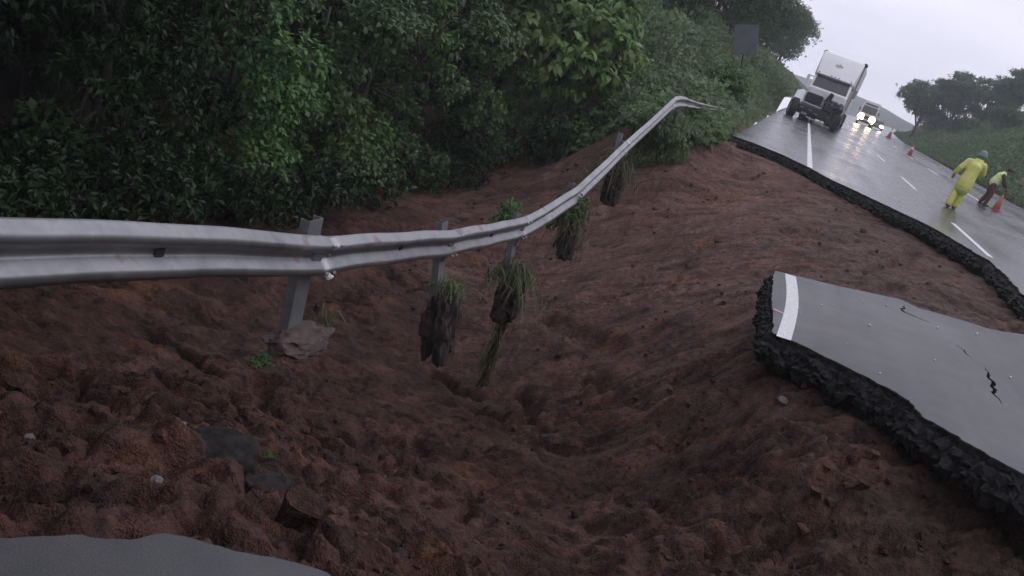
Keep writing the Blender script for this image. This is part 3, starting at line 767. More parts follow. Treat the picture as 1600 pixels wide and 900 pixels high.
# tall trees added out of view at left to block sky light
for i, (x, y) in enumerate([(-19, 1), (-21, 9), (-24, 17), (-15, -5), (-9, -12), (-24, -3)]):
    plant("sky_block_tree", "tall dark tree added out of view to block sky light on the left", "tree", "added sky-blocking trees", 'dark%d' % (i % 2), (x, y, gz(x, y) - 0.3), i * 1.3, 2.9, 1.25)
for i, (x, y) in enumerate([(-12.6, 5.0), (-12.9, 10.5), (-14.0, 14.5), (-8.6, 3.4), (-10.5, -1.5), (-16.5, 8.0), (-7.0, -2.5)]):  # unseen canopy trees, added overhead to darken the left side
    plant("shade_tree", "unseen tall tree added so its canopy shades the jungle", "tree", "added canopy shade trees", 'tall0', (x, y, gz(x, y) - 0.3), i * 1.9, 1.0 + 0.06 * (i % 3))
# low shrubs at the foot of the jungle
shr = [(-9.2, 20.4, "small shrub at the jungle foot above the second guardrail post"), (-9.0, 23.2, "small shrub on red clay below the leafy tree"), (-8.0, 26.4, "small shrub on red clay left of the bright hanging foliage"),
       (-9.3, 17.2, "low shrub behind the first guardrail post"), (-9.5, 14.2, "low shrub in shade above the rail's left half"), (-10.2, 11.4, "low dark shrub above the rail near the left edge"),
       (-6.3, 27.7, "shrub at the clay's top edge below the large leaves"), (-5.3, 28.3, "bushy shrub above the far end of the rail"), (-4.2, 26.9, "low shrub behind the rail's far bend")]
for i, (x, y, lab) in enumerate(shr):
    plant("shrub", lab, "shrub", "shrubs along the clay edge", 'shrub%d' % (i % 2), (x, y, pit_z(x, y) - 0.05), i * 0.9, 0.85 + 0.35 * rng0.random())

plant("shrub", "leafy shrub hiding the signboard's post on the bank", "shrub", None, 'shrub1', (-2.75, 34.9, gz(-2.75, 34.9)), 0.4, 1.0, 1.1)
plant("shrub", "leafy shrub right below the grey signboard", "shrub", None, 'shrub0', (-3.3, 35.2, gz(-3.3, 35.2)), 0.4, 0.9, 1.0)
for i, (x, y, lab) in enumerate([(-9.0, 8.2, "dark low thicket above the rail at the left picture edge"), (-8.8, 10.2, "dark low thicket above the rail left of its first slot"), (-8.9, 12.2, "dark low thicket above the middle of the rail's left half"), (-8.7, 14.3, "dark low thicket left of the nearest post top"), (-8.7, 16.4, "dark low thicket just above the nearest post top"), (-9.6, 6.4, "dark low thicket beside the left picture edge, lowest of its row"), (-9.2, 18.8, "dark low thicket right of the nearest post top")]):
    plant("thicket", lab, "thicket", "thickets at the jungle foot", 'thicket0', (x, y, pit_z(x, y) - 0.1), i * 1.2, 1.15 + 0.1 * (i % 3))
for i, (x, y, z, lab) in enumerate([(-2.75, 22.75, -0.55, "pale green weeds spilling over the clay lip under the rail's far bend"), (-3.35, 23.4, -0.6, "pale green weeds left of the rail's far bend"), (-2.25, 23.9, -0.35, "pale green weeds on the turf lip right of the rail's far bend"), (-1.95, 25.0, -0.25, "pale green weeds at the left corner of the far road"), (-3.9, 24.6, -0.5, "pale green weeds behind the rail's far bend, under the vine bank")]):
    plant("weed_clump", lab, "weeds", "weeds on the turf lip", 'vinebush0', (x, y, z), i * 1.4, 0.95 if i in (0, 1, 4) else 0.6)
for x, y, k, s, lab in [(-9.2, 27.2, 'mid0', 0.62, "small leafy tree closing the gap left of the large leaved trees"), (-9.9, 26.2, 'dark1', 0.6, "low dark tree beside the gap left of the large leaved trees")]:
    plant("jungle_tree", lab, "tree", None, k, (x, y, pit_z(x, y) - 0.1), 1.0, s)
for i, (x, y, lab) in enumerate([(-8.9, 24.8, "dark thicket on red clay below the gap in the jungle front"), (-8.4, 26.0, "dark thicket left of the bright hanging foliage"), (-9.4, 22.6, "dark thicket at the jungle foot above the second post"), (-7.2, 27.6, "dark thicket under the large leaved tree")]):
    plant("thicket", lab, "thicket", "thickets at the jungle foot", 'thicket0', (x, y, pit_z(x, y) - 0.1), i * 1.7, 1.25)
# vines and weeds that smother the bank
rng = np.random.RandomState(5)
n = 60000
yy = 22.5 + (rng.rand(n) ** 1.7) * 100; xx = -1.75 - (rng.rand(n) ** 1.15) * 8.5
ed = 0.5 * fbm(yy * 0.35, yy * 0 + 3.3, 3)
keep = (xx < -1.5 + ed * 0.8 - 0.15) & ((xx > -4.8 - (yy - 26) * 1.6) ) & ~((yy < 24.6) & (xx < -3.4 - 0.4 * ed)) & ~((yy < 23.3 + ed) & (xx > -2.2)) & ~((yy < 25.4 + 0.5 * ed) & (xx > -1.8))
xx, yy = xx[keep], yy[keep]; xw = xx + curve_off(yy)
zz = ground(xw, yy); mound = np.clip(fbm(xx * 0.55, yy * 0.4, 3) + 0.25, 0, 1.3)
hh = rng.rand(len(xx)) ** 0.7 * (0.25 + 1.0 * mound * np.clip((-1.6 - xx) / 2, 0.15, 1))
base = np.c_[xw, yy, zz + hh]; nn = len(base)
d = unit(rng.normal(size=(nn, 3))) * 0.9 + np.array([0.35, -0.3, -0.15]); nr = np.array([0.45, -0.35, 1.0]) + rng.normal(size=(nn, 3)) * 0.35
ln = rng.uniform(0.10, 0.24, nn) * (1 + yy / 120)
V, F, t = leaves(base, d, nr, ln, ln * 0.6, rng, False)
patch = np.repeat(np.clip(0.5 + fbm(xx * 0.8 + 7, yy * 0.5, 3), 0, 1), 4)
o = link("bank_vines", np_mesh("bank_vines", V, F, M['vine'], False, np.clip(0.5 * t + 0.5 * patch, 0, 1)))
tag(o, "green vines and weeds smothering the bank left of the far road", "vines", None, "stuff")

def blades(base, h, lean, rng, w=0.012, droop=0.5):
    """grass blades: two segment strips"""
    n = len(base); a = rng.uniform(0, 6.283, n); o = np.c_[np.cos(a), np.sin(a), np.zeros(n)]
    s = np.c_[-np.sin(a), np.cos(a), np.zeros(n)]; H = h[:, None]; up = np.array([0, 0, 1.0]); le = lean[:, None]
    m = base + up * H * 0.6 + o * H * le * 0.35; t = base + up * H * (0.95 - droop * le) + o * H * le * 1.0
    W = (w * rng.uniform(0.6, 1.3, n))[:, None]
    V = np.stack([base - s * W, base + s * W, m + s * W * 0.8, m - s * W * 0.8, t], 1).reshape(-1, 3); k = np.arange(n)[:, None] * 5
    F = np.vstack([k + [[0, 1, 2]], k + [[0, 2, 3]], k + [[3, 2, 4]]])
    return V, F, np.repeat(rng.rand(n), 5)

# grass along the left verge and over the broken turf corner
n = 14000; yy = 22.7 + rng.rand(n) ** 2.2 * 60; xx = -1.45 - np.abs(rng.normal(size=n)) * 0.55 - np.clip(25.9 - yy, 0, 2.4) * (0.25 + 0.5 * rng.rand(n))
zz = ground(xx + curve_off(yy), yy)
V, F, t = blades(np.c_[xx + curve_off(yy), yy, zz - 0.02], rng.uniform(0.15, 0.5, n), rng.uniform(0.1, 1.0, n), rng, 0.014 , 0.6)
o = link("verge_grass", np_mesh("verge_grass", V, F, M['grass'], False, t)); tag(o, "bright grass along the left verge of the far road", "grass", None, "stuff")

# right bank: rough grass and weeds
n = 60000; yy = 22 + (rng.rand(n) ** 1.7) * 190; dd = 0.0 + (rng.rand(n) ** 1.3) * (6 + yy * 0.14)
xw = ROAD_R + dd + curve_off(yy); zz = bank_z(dd, yy)
mound = np.clip(fbm(dd * 0.35, yy * 0.22, 3) + 0.2, 0, 1.2); sc_ = 1 + yy / 60
hh = rng.rand(n) * (0.15 + 0.9 * mound * np.clip(dd / 4, 0.1, 1))
d = unit(rng.normal(size=(n, 3))) * 0.8 + np.array([-0.2, -0.2, 0.35]); nr = np.array([-0.3, -0.4, 1.0]) + rng.normal(size=(n, 3)) * 0.35
ln = rng.uniform(0.12, 0.30, n) * sc_ * 0.75
V, F, t = leaves(np.c_[xw, yy, zz + hh], d, nr, ln, ln * 0.4, rng, False)
patch = np.repeat(np.clip(0.45 + fbm(dd * 0.3 + 7, yy * 0.15, 3), 0, 1), 4)
o = link("bank_grass", np_mesh("bank_grass", V, F, M['bank_grass'], False, np.clip(0.4 * t + 0.6 * patch, 0, 1))); tag(o, "rough green grass and weeds on the slope right of the road", "grass", None, "stuff")
n = 9000; yy = 22 + rng.rand(n) ** 1.8 * 120; dd = -0.15 + np.abs(rng.normal(size=n)) * 0.6
V, F, t = blades(np.c_[ROAD_R + dd + curve_off(yy), yy, bank_z(dd, yy) - 0.03], rng.uniform(0.2, 0.6, n), rng.uniform(0.1, 0.9, n), rng, 0.03, 0.5)
o = link("roadside_grass", np_mesh("roadside_grass", V, F, M['grass_dry'], False, t)); tag(o, "yellowish grass fringe at the right edge of the road", "grass", None, "stuff")

# trees on the bank left of the far road
bt = [(-6.8, 46.0, 0, 1.0, "tree at the top edge of the picture above the grey signboard"), (-6.4, 53.0, 1, 1.05, "tree just right of the grey signboard on the bank"), (-6.2, 61.0, 0, 1.1, "tree at the skyline left of the truck, tallest of the row"),
      (-6.4, 70.0, 1, 1.05, "tree on the bank behind the truck's left wheel"), (-6.2, 82.0, 0, 1.05, "tree at the skyline just left of the truck cab"), (-9.5, 50.0, 1, 1.2, "tree in the second row above the vine bank"), (-6.2, 97.0, 1, 1.1, "distant tree low on the skyline beside the truck"), (-6.0, 118.0, 0, 1.2, "farthest tree of the left row, half behind the truck")]
for i, (x, y, v, s, lab) in enumerate(bt):
    xo = x + float(curve_off(y)); plant("bank_tree", lab, "tree", "trees on the left bank", 'bank%d' % v, (xo, y, gz(xo, y) - 0.3), i * 1.1, s)
# trees along the right skyline
rt = [(16.8, 150, 0, 1.15, 1.12, "spreading tree with sky showing through its crown, leftmost on the right skyline"), (21.2, 152, 1, 1.1, 1.0, "rounded tree second from the left on the right skyline"), (24.6, 148, 0, 1.1, 0.95, "tree third from the left on the right skyline"),
      (27.6, 146, 1, 1.15, 0.95, "tree near the right picture edge on the skyline"), (31.0, 142, 0, 1.2, 0.95, "tree cut by the right picture edge on the skyline"), (23, 165, 0, 1.2, 1.1, "tree peeping out behind the second skyline tree"), (34, 150, 1, 1.2, 1.0, "tree on the skyline beyond the right picture edge")]
for i, (x, y, v, s, q, lab) in enumerate(rt):
    dd = x - ROAD_R - float(curve_off(y)); plant("ridge_tree", lab, "tree", "trees on the right skyline", 'ridge%d' % v, (x, y, float(bank_z(np.array([dd]), np.array([float(y)]))[0]) - 0.2), i * 1.7, s, q)
rs2 = random.Random(11)
for i in range(7):
    y = 85 + i * 16; dd = rs2.uniform(4, 4 + y * 0.075); x = ROAD_R + dd + float(curve_off(y))
    plant("slope_bush", ["nearest", "second nearest", "third nearest", "middle", "third farthest", "second farthest", "farthest"][i] + " of the rounded green bushes on the grassy slope right of the road", "bush", "bushes on the right slope", 'slope%d' % (i % 2), (x, y, float(bank_z(np.array([dd]), np.array([y]))[0]) - 0.1), i * 0.8, rs2.uniform(0.9, 1.6))
for i in range(4):
    y = 215 + i * 30; x = ROAD_R + float(curve_off(y)) + rs2.uniform(1.5, 6)
    plant("slope_bush", ["nearest", "second", "third", "farthest"][i] + " of the distant bushes where the road meets the horizon", "bush", "far roadside bushes", 'slope%d' % (i % 2), (x, y, -0.1), i * 0.8, rs2.uniform(1.3, 2.0))

# ------------------------------------------------------------------ guardrail hanging over the gap
def zinc_material():
    m, nt, b = new_mat("galvanised_steel")
    tcn = nt.nodes.new('ShaderNodeTexCoord')
    n = noise(nt, 3.0, 6, 0.65, tcn.outputs['Object']); n2 = noise(nt, 26, 4, 0.6, tcn.outputs['Object'])
    c = ramp(nt, n.outputs['Fac'], [(0.3, (0.22, 0.22, 0.23)), (0.5, (0.32, 0.32, 0.33)), (0.7, (0.40, 0.40, 0.41))])
    mud = ramp(nt, n.outputs['Fac'], [(0.58, (0, 0, 0)), (0.66, (0.8, 0.8, 0.8))])
    c = mixc(nt, mud, c, (0.16, 0.10, 0.08))
    nt.links.new(c, b.inputs['Base Color'])
    mm = nt.nodes.new('ShaderNodeMapRange'); mm.inputs['To Min'].default_value = 0.85; mm.inputs['To Max'].default_value = 0.0
    nt.links.new(mud, mm.inputs['Value']); nt.links.new(mm.outputs['Result'], b.inputs['Metallic'])
    r = nt.nodes.new('ShaderNodeMapRange'); r.inputs['To Min'].default_value = 0.34; r.inputs['To Max'].default_value = 0.55
    nt.links.new(n2.outputs['Fac'], r.inputs['Value']); nt.links.new(r.outputs['Result'], b.inputs['Roughness'])
    bump(nt, b, n2.outputs['Fac'], 0.08, 0.004)
    return m
M['zinc'] = zinc_material()
M['post'] = plain("weathered_post_steel", (0.17, 0.17, 0.18), 0.6, 0.35, 0.25, 5)
M['hole'] = plain("slot_shadow", (0.02, 0.02, 0.02), 0.8)
M['bolt'] = plain("bolt_steel", (0.45, 0.45, 0.46), 0.4, 0.8)
M['clod'] = plain("root_bound_soil", (0.036, 0.022, 0.019), 0.9, 0, 0.5, 7, 1.0)
M['concrete'] = plain("muddy_footing", (0.085, 0.060, 0.054), 0.9, 0, 0.35, 9, 0.8)

RAIL = np.array([(-2.75,-6,.55),(-2.75,-2.2,.50),(-2.72,0,.38),(-2.7,1.9,.24),(-2.7,3.75,-.10),(-2.7,5.57,-.46),(-2.7,7.0,-.65),(-2.7,8.33,-.84),(-2.7,9.7,-.975),(-2.7,11.05,-1.10),(-2.7,12.45,-1.05),(-2.7,13.85,-.94),(-2.7,15.2,-.65),(-2.7,16.6,-.31),(-2.7,18.7,.10),(-2.7,20.75,.52),(-2.69,21.6,.555),(-2.68,22.8,.52),(-2.62,24.6,.45),(-2.45,27,.40),(-2.25,30.0,.36)])
def rail_at(y):
    return np.array([np.interp(y, RAIL[:, 1], RAIL[:, 0]), y, np.interp(y, RAIL[:, 1], RAIL[:, 2])])
WPROF = [(-.156, .004), (-.148, .016), (-.118, .070), (-.108, .080), (-.082, .083), (-.066, .076), (-.026, .014), (-.012, .006), (.012, .006), (.026, .014), (.066, .076), (.082, .083), (.108, .080), (.118, .070), (.148, .016), (.156, .004)]
guard = empty("guardrail", (-2.7, 5.57, -1.0))
tag(guard, "galvanised steel crash barrier sagging across the collapsed gap on dangling posts", "guardrail")
def gpart(o): o.parent = guard; o.location = (2.7, -5.57, 1.0); return o
JOINTS = [-6, -2.2, 1.9, 5.57, 8.33, 11.05, 13.85, 16.6, 20.75, 24.6, 30.0]
for ji in range(len(JOINTS) - 1):
    y0, y1 = JOINTS[ji] - 0.02, JOINTS[ji + 1] + 0.16
    if ji == len(JOINTS) - 2: y1 = 30.0
    ys = np.linspace(y0, y1, max(10, int((y1 - y0) / 0.16)))
    C = np.array([rail_at(y) for y in ys])
    for _ in range(1): C[1:-1] = (C[:-2] + 2 * C[1:-1] + C[2:]) / 4
    T = unit(np.gradient(C, axis=0)); rows = []
    for k in range(len(ys)):
        tw = 0.10 * math.sin(ys[k] * 0.55 + 0.6) + (0.35 * max(0, (ys[k] - 21) / 9) if ys[k] > 21 else 0)
        t = Vector(T[k]); side = Vector((0, 0, 1)).cross(t).normalized() * -1; upr = t.cross(side) * -1
        if upr.z < 0: upr = -upr
        if side.x < 0: side = -side
        s2 = side * math.cos(tw) + upr * math.sin(tw); u2 = upr * math.cos(tw) - side * math.sin(tw)
        squash = 1.0 - (0.75 * max(0, (ys[k] - 21) / 9) if ys[k] > 21 else 0)
        dent = 0.018 * float(perlin(np.array([ys[k] * 1.3]), np.array([0.7]))[0])
        lay = 0.004 if ji % 2 else 0.0
        rows.append([Vector(C[k]) + u2 * (z * squash + dent) + s2 * (dd + lay) for z, dd in WPROF])
    mb = MB(); mb.loft(rows, cap=False, closed=False)
    o = mb.build("beam", M['zinc'], None, True); gpart(o)
    md = o.modifiers.new("thickness", 'SOLIDIFY'); md.thickness = 0.004; md.offset = 0
    if 1.5 < y1 < 22:
        for y in (JOINTS[ji + 1] + 0.0, JOINTS[ji + 1] + 0.12):
            c = Vector(rail_at(y))
            for z in (-0.11, 0.0, 0.11):
                q = c + Vector((0.088 if z else 0.014, 0, z)); gpart(MB().tube([q, q + Vector((0.018, 0, 0))], [0.014, 0.011], 8).build("bolt", M['bolt']))
    if ji in (1, 2, 3, 4, 5, 6, 7):
        ym = (JOINTS[ji] + JOINTS[ji + 1]) / 2 + (0.1 if ji != 2 else -0.0); c = Vector(rail_at(ym))
        gpart(MB().box(c + Vector((0.014, 0, 0.0)), (0.008, 0.075, 0.05)).build("slot", M['hole']))
# posts: channel section, most of them hanging free
POSTS = [  # top, foot
 ((-2.80,5.50,-.20), (-2.74,5.50,-1.06), 0.19), ((-2.84,8.35,-.66), (-2.62,8.36,-1.55), 0.16), ((-2.84,11.15,-.93), (-2.58,10.98,-1.98), 0.16), ((-2.84,13.95,-.80), (-2.70,13.9,-1.65), 0.15), ((-2.84,16.6,-.07), (-2.70,16.45,-.95), 0.15),
 ((-2.80,22.6,.60), (-2.78,22.6,-.35), 0.12), ((-2.70,25.4,.62), (-2.70,25.4,-.4), 0.15), ((-2.84,1.9,.42), (-2.86,1.9,-.9), 0.18), ((-2.84,-2.2,.7), (-2.86,-2.2,-.9), 0.18)]
def channel(mb, a, b, w):
    a, b = Vector(a), Vector(b); t = (b - a).normalized(); sy = Vector((0, 1, 0)); sy = (sy - t * sy.dot(t)).normalized(); sx = t.cross(sy)
    if sx.x < 0: sx = -sx
    h = w / 2; k = 0.007; dpt = 0.075
    prof = [(dpt / 2, -h), (dpt / 2, h), (-dpt / 2, h), (-dpt / 2, h - 0.02), (-dpt / 2 + k, h - 0.02), (-dpt / 2 + k, h - k), (dpt / 2 - k, h - k), (dpt / 2 - k, -h + k), (-dpt / 2 + k, -h + k), (-dpt / 2 + k, -h + 0.02), (-dpt / 2, -h + 0.02), (-dpt / 2, -h)]
    rings = [[p + sx * u + sy * v for u, v in prof] for p in (a, b)]
    mb.loft(rings, True); return mb
for a, b, w in POSTS:
    o = gpart(channel(MB(), a, b, w).build("post", M['post']))
    c = Vector(a).lerp(Vector(b), 0.28)
    gpart(MB().box(c + Vector((0.075, 0, 0)), (0.07, w * 0.7, 0.26)).build("spacer_block", M['post'], bevel=0.006))
gpart(MB().tube([Vector((-2.62, 5.60, -.585)), Vector((-2.60, 5.60, -.60)), Vector((-2.60, 5.66, -.61))], [0.022, 0.026, 0.012], 8).build("white_bolt_cap", M['paint']))

# ------------------------------------------------------------------ lumps, stones
from mathutils import noise as mnoise
def lump(rx, ry, rz, seed, sub=3, amp=0.25, freq=1.6, flat=0.0):
    bm = bmesh.new(); bmesh.ops.create_icosphere(bm, subdivisions=sub, radius=1.0)
    for v in bm.verts:
        p = v.co.copy(); q = p * freq + Vector((seed * 7.1, seed * 3.3, seed))
        k = 1 + amp * mnoise.noise(q) + amp * 0.6 * mnoise.noise(q * 2.3) + amp * 0.35 * mnoise.noise(q * 5)
        p *= k
        if flat: p = Vector([max(-1 + flat, min(1 - flat, c)) for c in p])
        v.co = Vector((p.x * rx, p.y * ry, p.z * rz))
    return bm
def lump_obj(name, bm, mat, parent=None, loc=(0, 0, 0), rot=(0, 0, 0), smooth=False):
    me = bpy.data.meshes.new(name); bm.to_mesh(me); bm.free(); me.materials.append(mat)
    if smooth: me.polygons.foreach_set("use_smooth", [True] * len(me.polygons))
    o = link(name, me, parent); o.location = loc; o.rotation_euler = rot; return o

def tuft(name, n, spread, hmin, hmax, seed, mat, parent, loc=(0, 0, 0), w=0.007, lean=1.0, droop=0.6, hang=0.0):
    r = np.random.RandomState(seed); b = np.c_[r.normal(size=(n, 2)) * spread, np.zeros(n)]
    V, F, t = blades(b, r.uniform(hmin, hmax, n), r.uniform(0.2, lean, n), r, w, droop)
    if hang:
        k = np.linalg.norm(V[:, :2], axis=1); V[:, 2] -= hang * np.clip(k - spread, 0, 9) ** 1.3
    o = link(name, np_mesh(name, V, F, mat, False, t), parent); o.location = loc; return o

CL = [  # (centre, radii, tilt, label, grass count)
 ((-2.66, 5.52, -1.13), (0.20, 0.34, 0.115), 0.25, "flat muddy footing lump hanging from the nearest guardrail post", 26, 'concrete'),
 ((-2.50, 8.37, -1.74), (0.19, 0.205, 0.44), 0.25, "tall dark soil plug with grass on top gripping the second hanging post", 130, 'clod'),
 ((-2.50, 10.98, -2.02), (0.20, 0.22, 0.36), 0.2, "soil plug ringed by drooping grass on the third hanging post", 260, 'clod'),
 ((-2.58, 13.95, -1.74), (0.16, 0.19, 0.33), 0.2, "soil plug under a leafy tangle on the fourth hanging post", 140, 'clod'),
 ((-2.60, 16.55, -1.05), (0.20, 0.27, 0.38), 0.1, "soil plug with wispy grass on the farthest hanging post", 190, 'clod')]
for i, (c, rr, tl, lab, ng, mk) in enumerate(CL):
    t = empty("soil_clod", c); t.rotation_euler = (0, tl * -0.6, 0); tag(t, lab, "soil clod")
    if i == 0:
        mb_ = lump(rr[0], rr[1], rr[2], i + 1.5, 4, 0.30, 1.6, 0.10)
    else:
        mb_ = lump(rr[0], rr[1], rr[2], i + 1.5, 4, 0.46, 1.6, 0.06)
    lump_obj("soil", mb_, M[mk], t)
    if i == 0:
        tuft("grass_tuft", ng, 0.03, 0.12, 0.30, i, M['grass'], t, (0.05, 0.30, 0.03), 0.005, 1.3, 0.9)
    else:
        tuft("grass_tuft", ng, rr[1] * (0.45 if i == 1 else 0.62), 0.12, 0.34 if i == 1 else 0.46, i, M['grass'] if i < 3 else M['grass_dry'], t, (0, 0, rr[2] * 0.78), 0.006 + 0.001 * i, 1.1 if i == 1 else 1.6, 0.5 if i == 1 else 0.95, 0 if i == 1 else 1.4)
        # fine roots and stalks trailing from the underside
        r = random.Random(i); mb = MB()
        for k in range(9):
            a = r.uniform(0, 6.28); p = Vector((rr[0] * 0.9 * math.cos(a), rr[1] * 0.9 * math.sin(a), rr[2] * r.uniform(-0.4, 0.7))); q = p + Vector((r.uniform(-.05, .05), r.uniform(-.08, .08), -r.uniform(0.15, 0.5)))
            mb.tube([p, (p + q) / 2 + Vector((r.uniform(-.04, .04), r.uniform(-.04, .04), 0)), q], [0.005, 0.004, 0.002], 4)
        mb.build("root", M['bark'], t)
# grass and roots trailing from the third plug down to the clay
t = empty("hanging_sod", (-2.46, 11.0, -2.45)); tag(t, "long strip of sod and roots trailing below the third hanging post", "sod strip")
mb = MB(); r = random.Random(8); P = [Vector((0, 0, 0.12)), Vector((0.0, 0.02, -0.3)), Vector((0.02, -0.02, -0.65)), Vector((0.03, 0.0, -0.95))]
mb.tube(P, [0.055, 0.05, 0.04, 0.02], 6); mb.build("root", M['clod'], t)
rg = np.random.RandomState(4); nb = 420; s = rg.rand(nb)
b = np.c_[0.02 * s + rg.normal(size=nb) * 0.05, rg.normal(size=nb) * 0.05, 0.1 - s * 1.0]
V, F, tt = blades(b, -rg.uniform(0.1, 0.32, nb), rg.uniform(-0.7, 0.7, nb), rg, 0.006, 0.2)
link("grass_strands", np_mesh("grass_strands", V, F, M['grass_dry'], False, tt), t)
# leafy tangle at the fourth post
plant("climbing_shrub", "light green leafy tangle wrapped round the fourth guardrail post", "shrub", None, 'shrub1', (-2.78, 14.05, -1.65), 0.7, 0.45, 1.3)
plant("weed", "small weed sprouting from the dark clay left of the nearest post", "weed", None, 'shrub0', (-4.62, 8.70, pit_z(-4.62, 8.70) - 0.06), 0.7, 0.20)
plant("weed", "tiny weed on the clay beside the dark boulder", "weed", None, 'shrub1', (-2.02, 4.22, pit_z(-2.02, 4.22) - 0.03), 0.7, 0.07)
plant("weed", "weed tuft showing behind the rail at the third post", "weed", None, 'shrub1', (-2.98, 11.2, -1.25), 0.7, 0.26, 1.4)
# dangling creepers on the red clay wall
for i, (p, q, lab) in enumerate([((-9.3, 22.4), (-8.7, 20.8), "pale bare root on the red clay behind the second post"), ((-5.0, 25.4), (-4.2, 22.6), "long thin root curving over red clay behind the rail's far half"), ((-7.5, 25.2), (-6.9, 23.8), "short bare root below the large leaved tree")]):
    mb = MB(); pts = []
    for k in range(8):
        x = p[0] + (q[0] - p[0]) * k / 7; y = p[1] + (q[1] - p[1]) * k / 7; pts.append((x, y, pit_z(x, y) + 0.03 + 0.10 * math.sin(k / 7 * math.pi)))
    tag(mb.tube(pts, [0.016] * 7 + [0.006], 5).build("root", M['root'] if 'root' in M else M['bark']), lab, "root")

# blocks of asphalt and stones at the foot of the near edge
M['block'] = plain("wet_asphalt_block", (0.026, 0.024, 0.023), 0.85, 0, 0.6, 18, 1.0)
M['block'].node_tree.nodes['Principled BSDF'].inputs['Specular IOR Level'].default_value = 0.12
M['stone'] = plain("pale_stone", (0.15, 0.125, 0.115), 0.8, 0, 0.3, 12, 0.4)
def chunk(name, loc, sx, sy, sz, rot, seed, mat):
    bm = bmesh.new(); r = random.Random(seed); n = 9
    ring = [(math.cos(k / n * 6.283) * sx * r.uniform(0.75, 1.1), math.sin(k / n * 6.283) * sy * r.uniform(0.75, 1.1)) for k in range(n)]
    lv = []
    for z, s in ((-sz, 0.86), (-sz * 0.2, 1.0), (sz * 0.8, 0.97), (sz, 0.93)):
        lv.append([bm.verts.new((x * s + r.uniform(-.1, .1) * sz, y * s + r.uniform(-.1, .1) * sz, z + r.uniform(-.06, .06) * sz)) for x, y in ring])
    for a, b in zip(lv[:-1], lv[1:]):
        for k in range(n): bm.faces.new((a[k], a[(k + 1) % n], b[(k + 1) % n], b[k]))
    bm.faces.new(list(reversed(lv[0]))); bm.faces.new(lv[-1])
    return lump_obj(name, bm, mat, None, loc, rot)
def on(x, y, dz): return (x, y, pit_z(x, y) + dz)
tag(lump_obj("boulder", lump(0.23, 0.18, 0.17, 4.4, 4, 0.22, 1.1, 0.16), M['block'], None, on(-2.08, 3.80, 0.15), (0.1, -0.15, 0.6), True), "dark rounded boulder half sunk in the clay at lower left", "boulder")
tag(chunk("asphalt_block", on(-1.72, 3.72, 0.0), 0.14, 0.09, 0.05, (0.1, 0.1, 0.9), 5, M['block']), "thin dark asphalt piece right of the dark boulder", "asphalt block")
tag(chunk("clay_block", on(-1.30, 3.20, 0.02), 0.13, 0.09, 0.10, (0.25, 0.1, 0.3), 7, M['soil']), "square brown clay block split by a dark crack at the asphalt edge", "clay block")
tag(chunk("clay_block", on(-1.42, 3.45, 0.02), 0.10, 0.10, 0.08, (0.1, 0.2, 1.3), 9, M['soil']), "brown clay block behind the split one near the bottom edge", "clay block")
for i, (x, y, s, lab) in enumerate([(-3.06, 3.50, 0.035, "small white stone on the clay at the left edge"), (-1.71, 5.58, 0.035, "small white stone on the slope below the rail's first post"), (-2.30, 3.72, 0.025, "white pebble touching the left side of the dark boulder"),
                                    (-1.62, 3.30, 0.035, "pale stone between dark boulder and asphalt edge"), (-1.95, 3.05, 0.03, "pale stone lying just above the near asphalt edge"), (0.9, 8.0, 0.06, "grey stone under the left corner of the sunken slab"), (-3.95, 4.35, 0.12, "rounded clay boulder at the left edge of the picture")]):
    tag(lump_obj("stone", lump(s, s * 0.8, s * 0.6, i + 30, 2, 0.35, 1.3), M['stone'] if i != 6 else M['soil'], None, on(x, y, s * 0.3), (0, 0, i)), lab, "stone")
# loose clods: thousands, one mass
rg = np.random.RandomState(12); icos = bmesh.new(); bmesh.ops.create_icosphere(icos, subdivisions=1, radius=1.0)
iv = np.array([v.co[:] for v in icos.verts]); fi = np.array([[v.index for v in f.verts] for f in icos.faces]); icos.free()
N = 2600; a = rg.rand(N); X = np.where(a < 0.45, rg.uniform(-4.8, -0.2, N), np.where(a < 0.75, rg.uniform(-0.8, 2.6, N), rg.uniform(-7, 4, N)))
Y = np.where(a < 0.45, rg.uniform(2.1, 7.5, N), np.where(a < 0.75, rg.uniform(5.4, 9.8, N), rg.uniform(6, 24, N)))
dens = perlin(X * 0.9 + 3, Y * 0.9) + 0.5 * perlin(X * 2.5, Y * 2.5) + 0.12
k = (dens > rg.rand(N) * 0.35) & ~in_poly(X, Y, slab_poly) & ~in_poly(X, Y, far_poly) & ~in_poly(X, Y, near_poly); X, Y = X[k], Y[k]; N = len(X)
S = 0.008 + 0.035 * rg.rand(N) ** 3.2 + 0.0012 * Y
Z = np.array([pit_z(x, y) for x, y in zip(X, Y)])
sc3 = S[:, None] * rg.uniform(0.6, 1.3, (N, 3)); V = iv[None] * sc3[:, None, :] * (1 + 0.25 * rg.normal(size=(N, len(iv), 1)))
an = rg.rand(N) * 6.283; cx, sx_ = np.cos(an)[:, None], np.sin(an)[:, None]
V = np.stack([V[..., 0] * cx - V[..., 1] * sx_, V[..., 0] * sx_ + V[..., 1] * cx, V[..., 2]], -1) + np.stack([X, Y, Z + S * 0.25], -1)[:, None]
F = (fi[None] + (np.arange(N) * len(iv))[:, None, None]).reshape(-1, 3)
o = link("loose_clods", np_mesh("loose_clods", V.reshape(-1, 3), F, M['soil'], False)); tag(o, "loose clods and gravel strewn over the clay", "clods", None, "stuff")

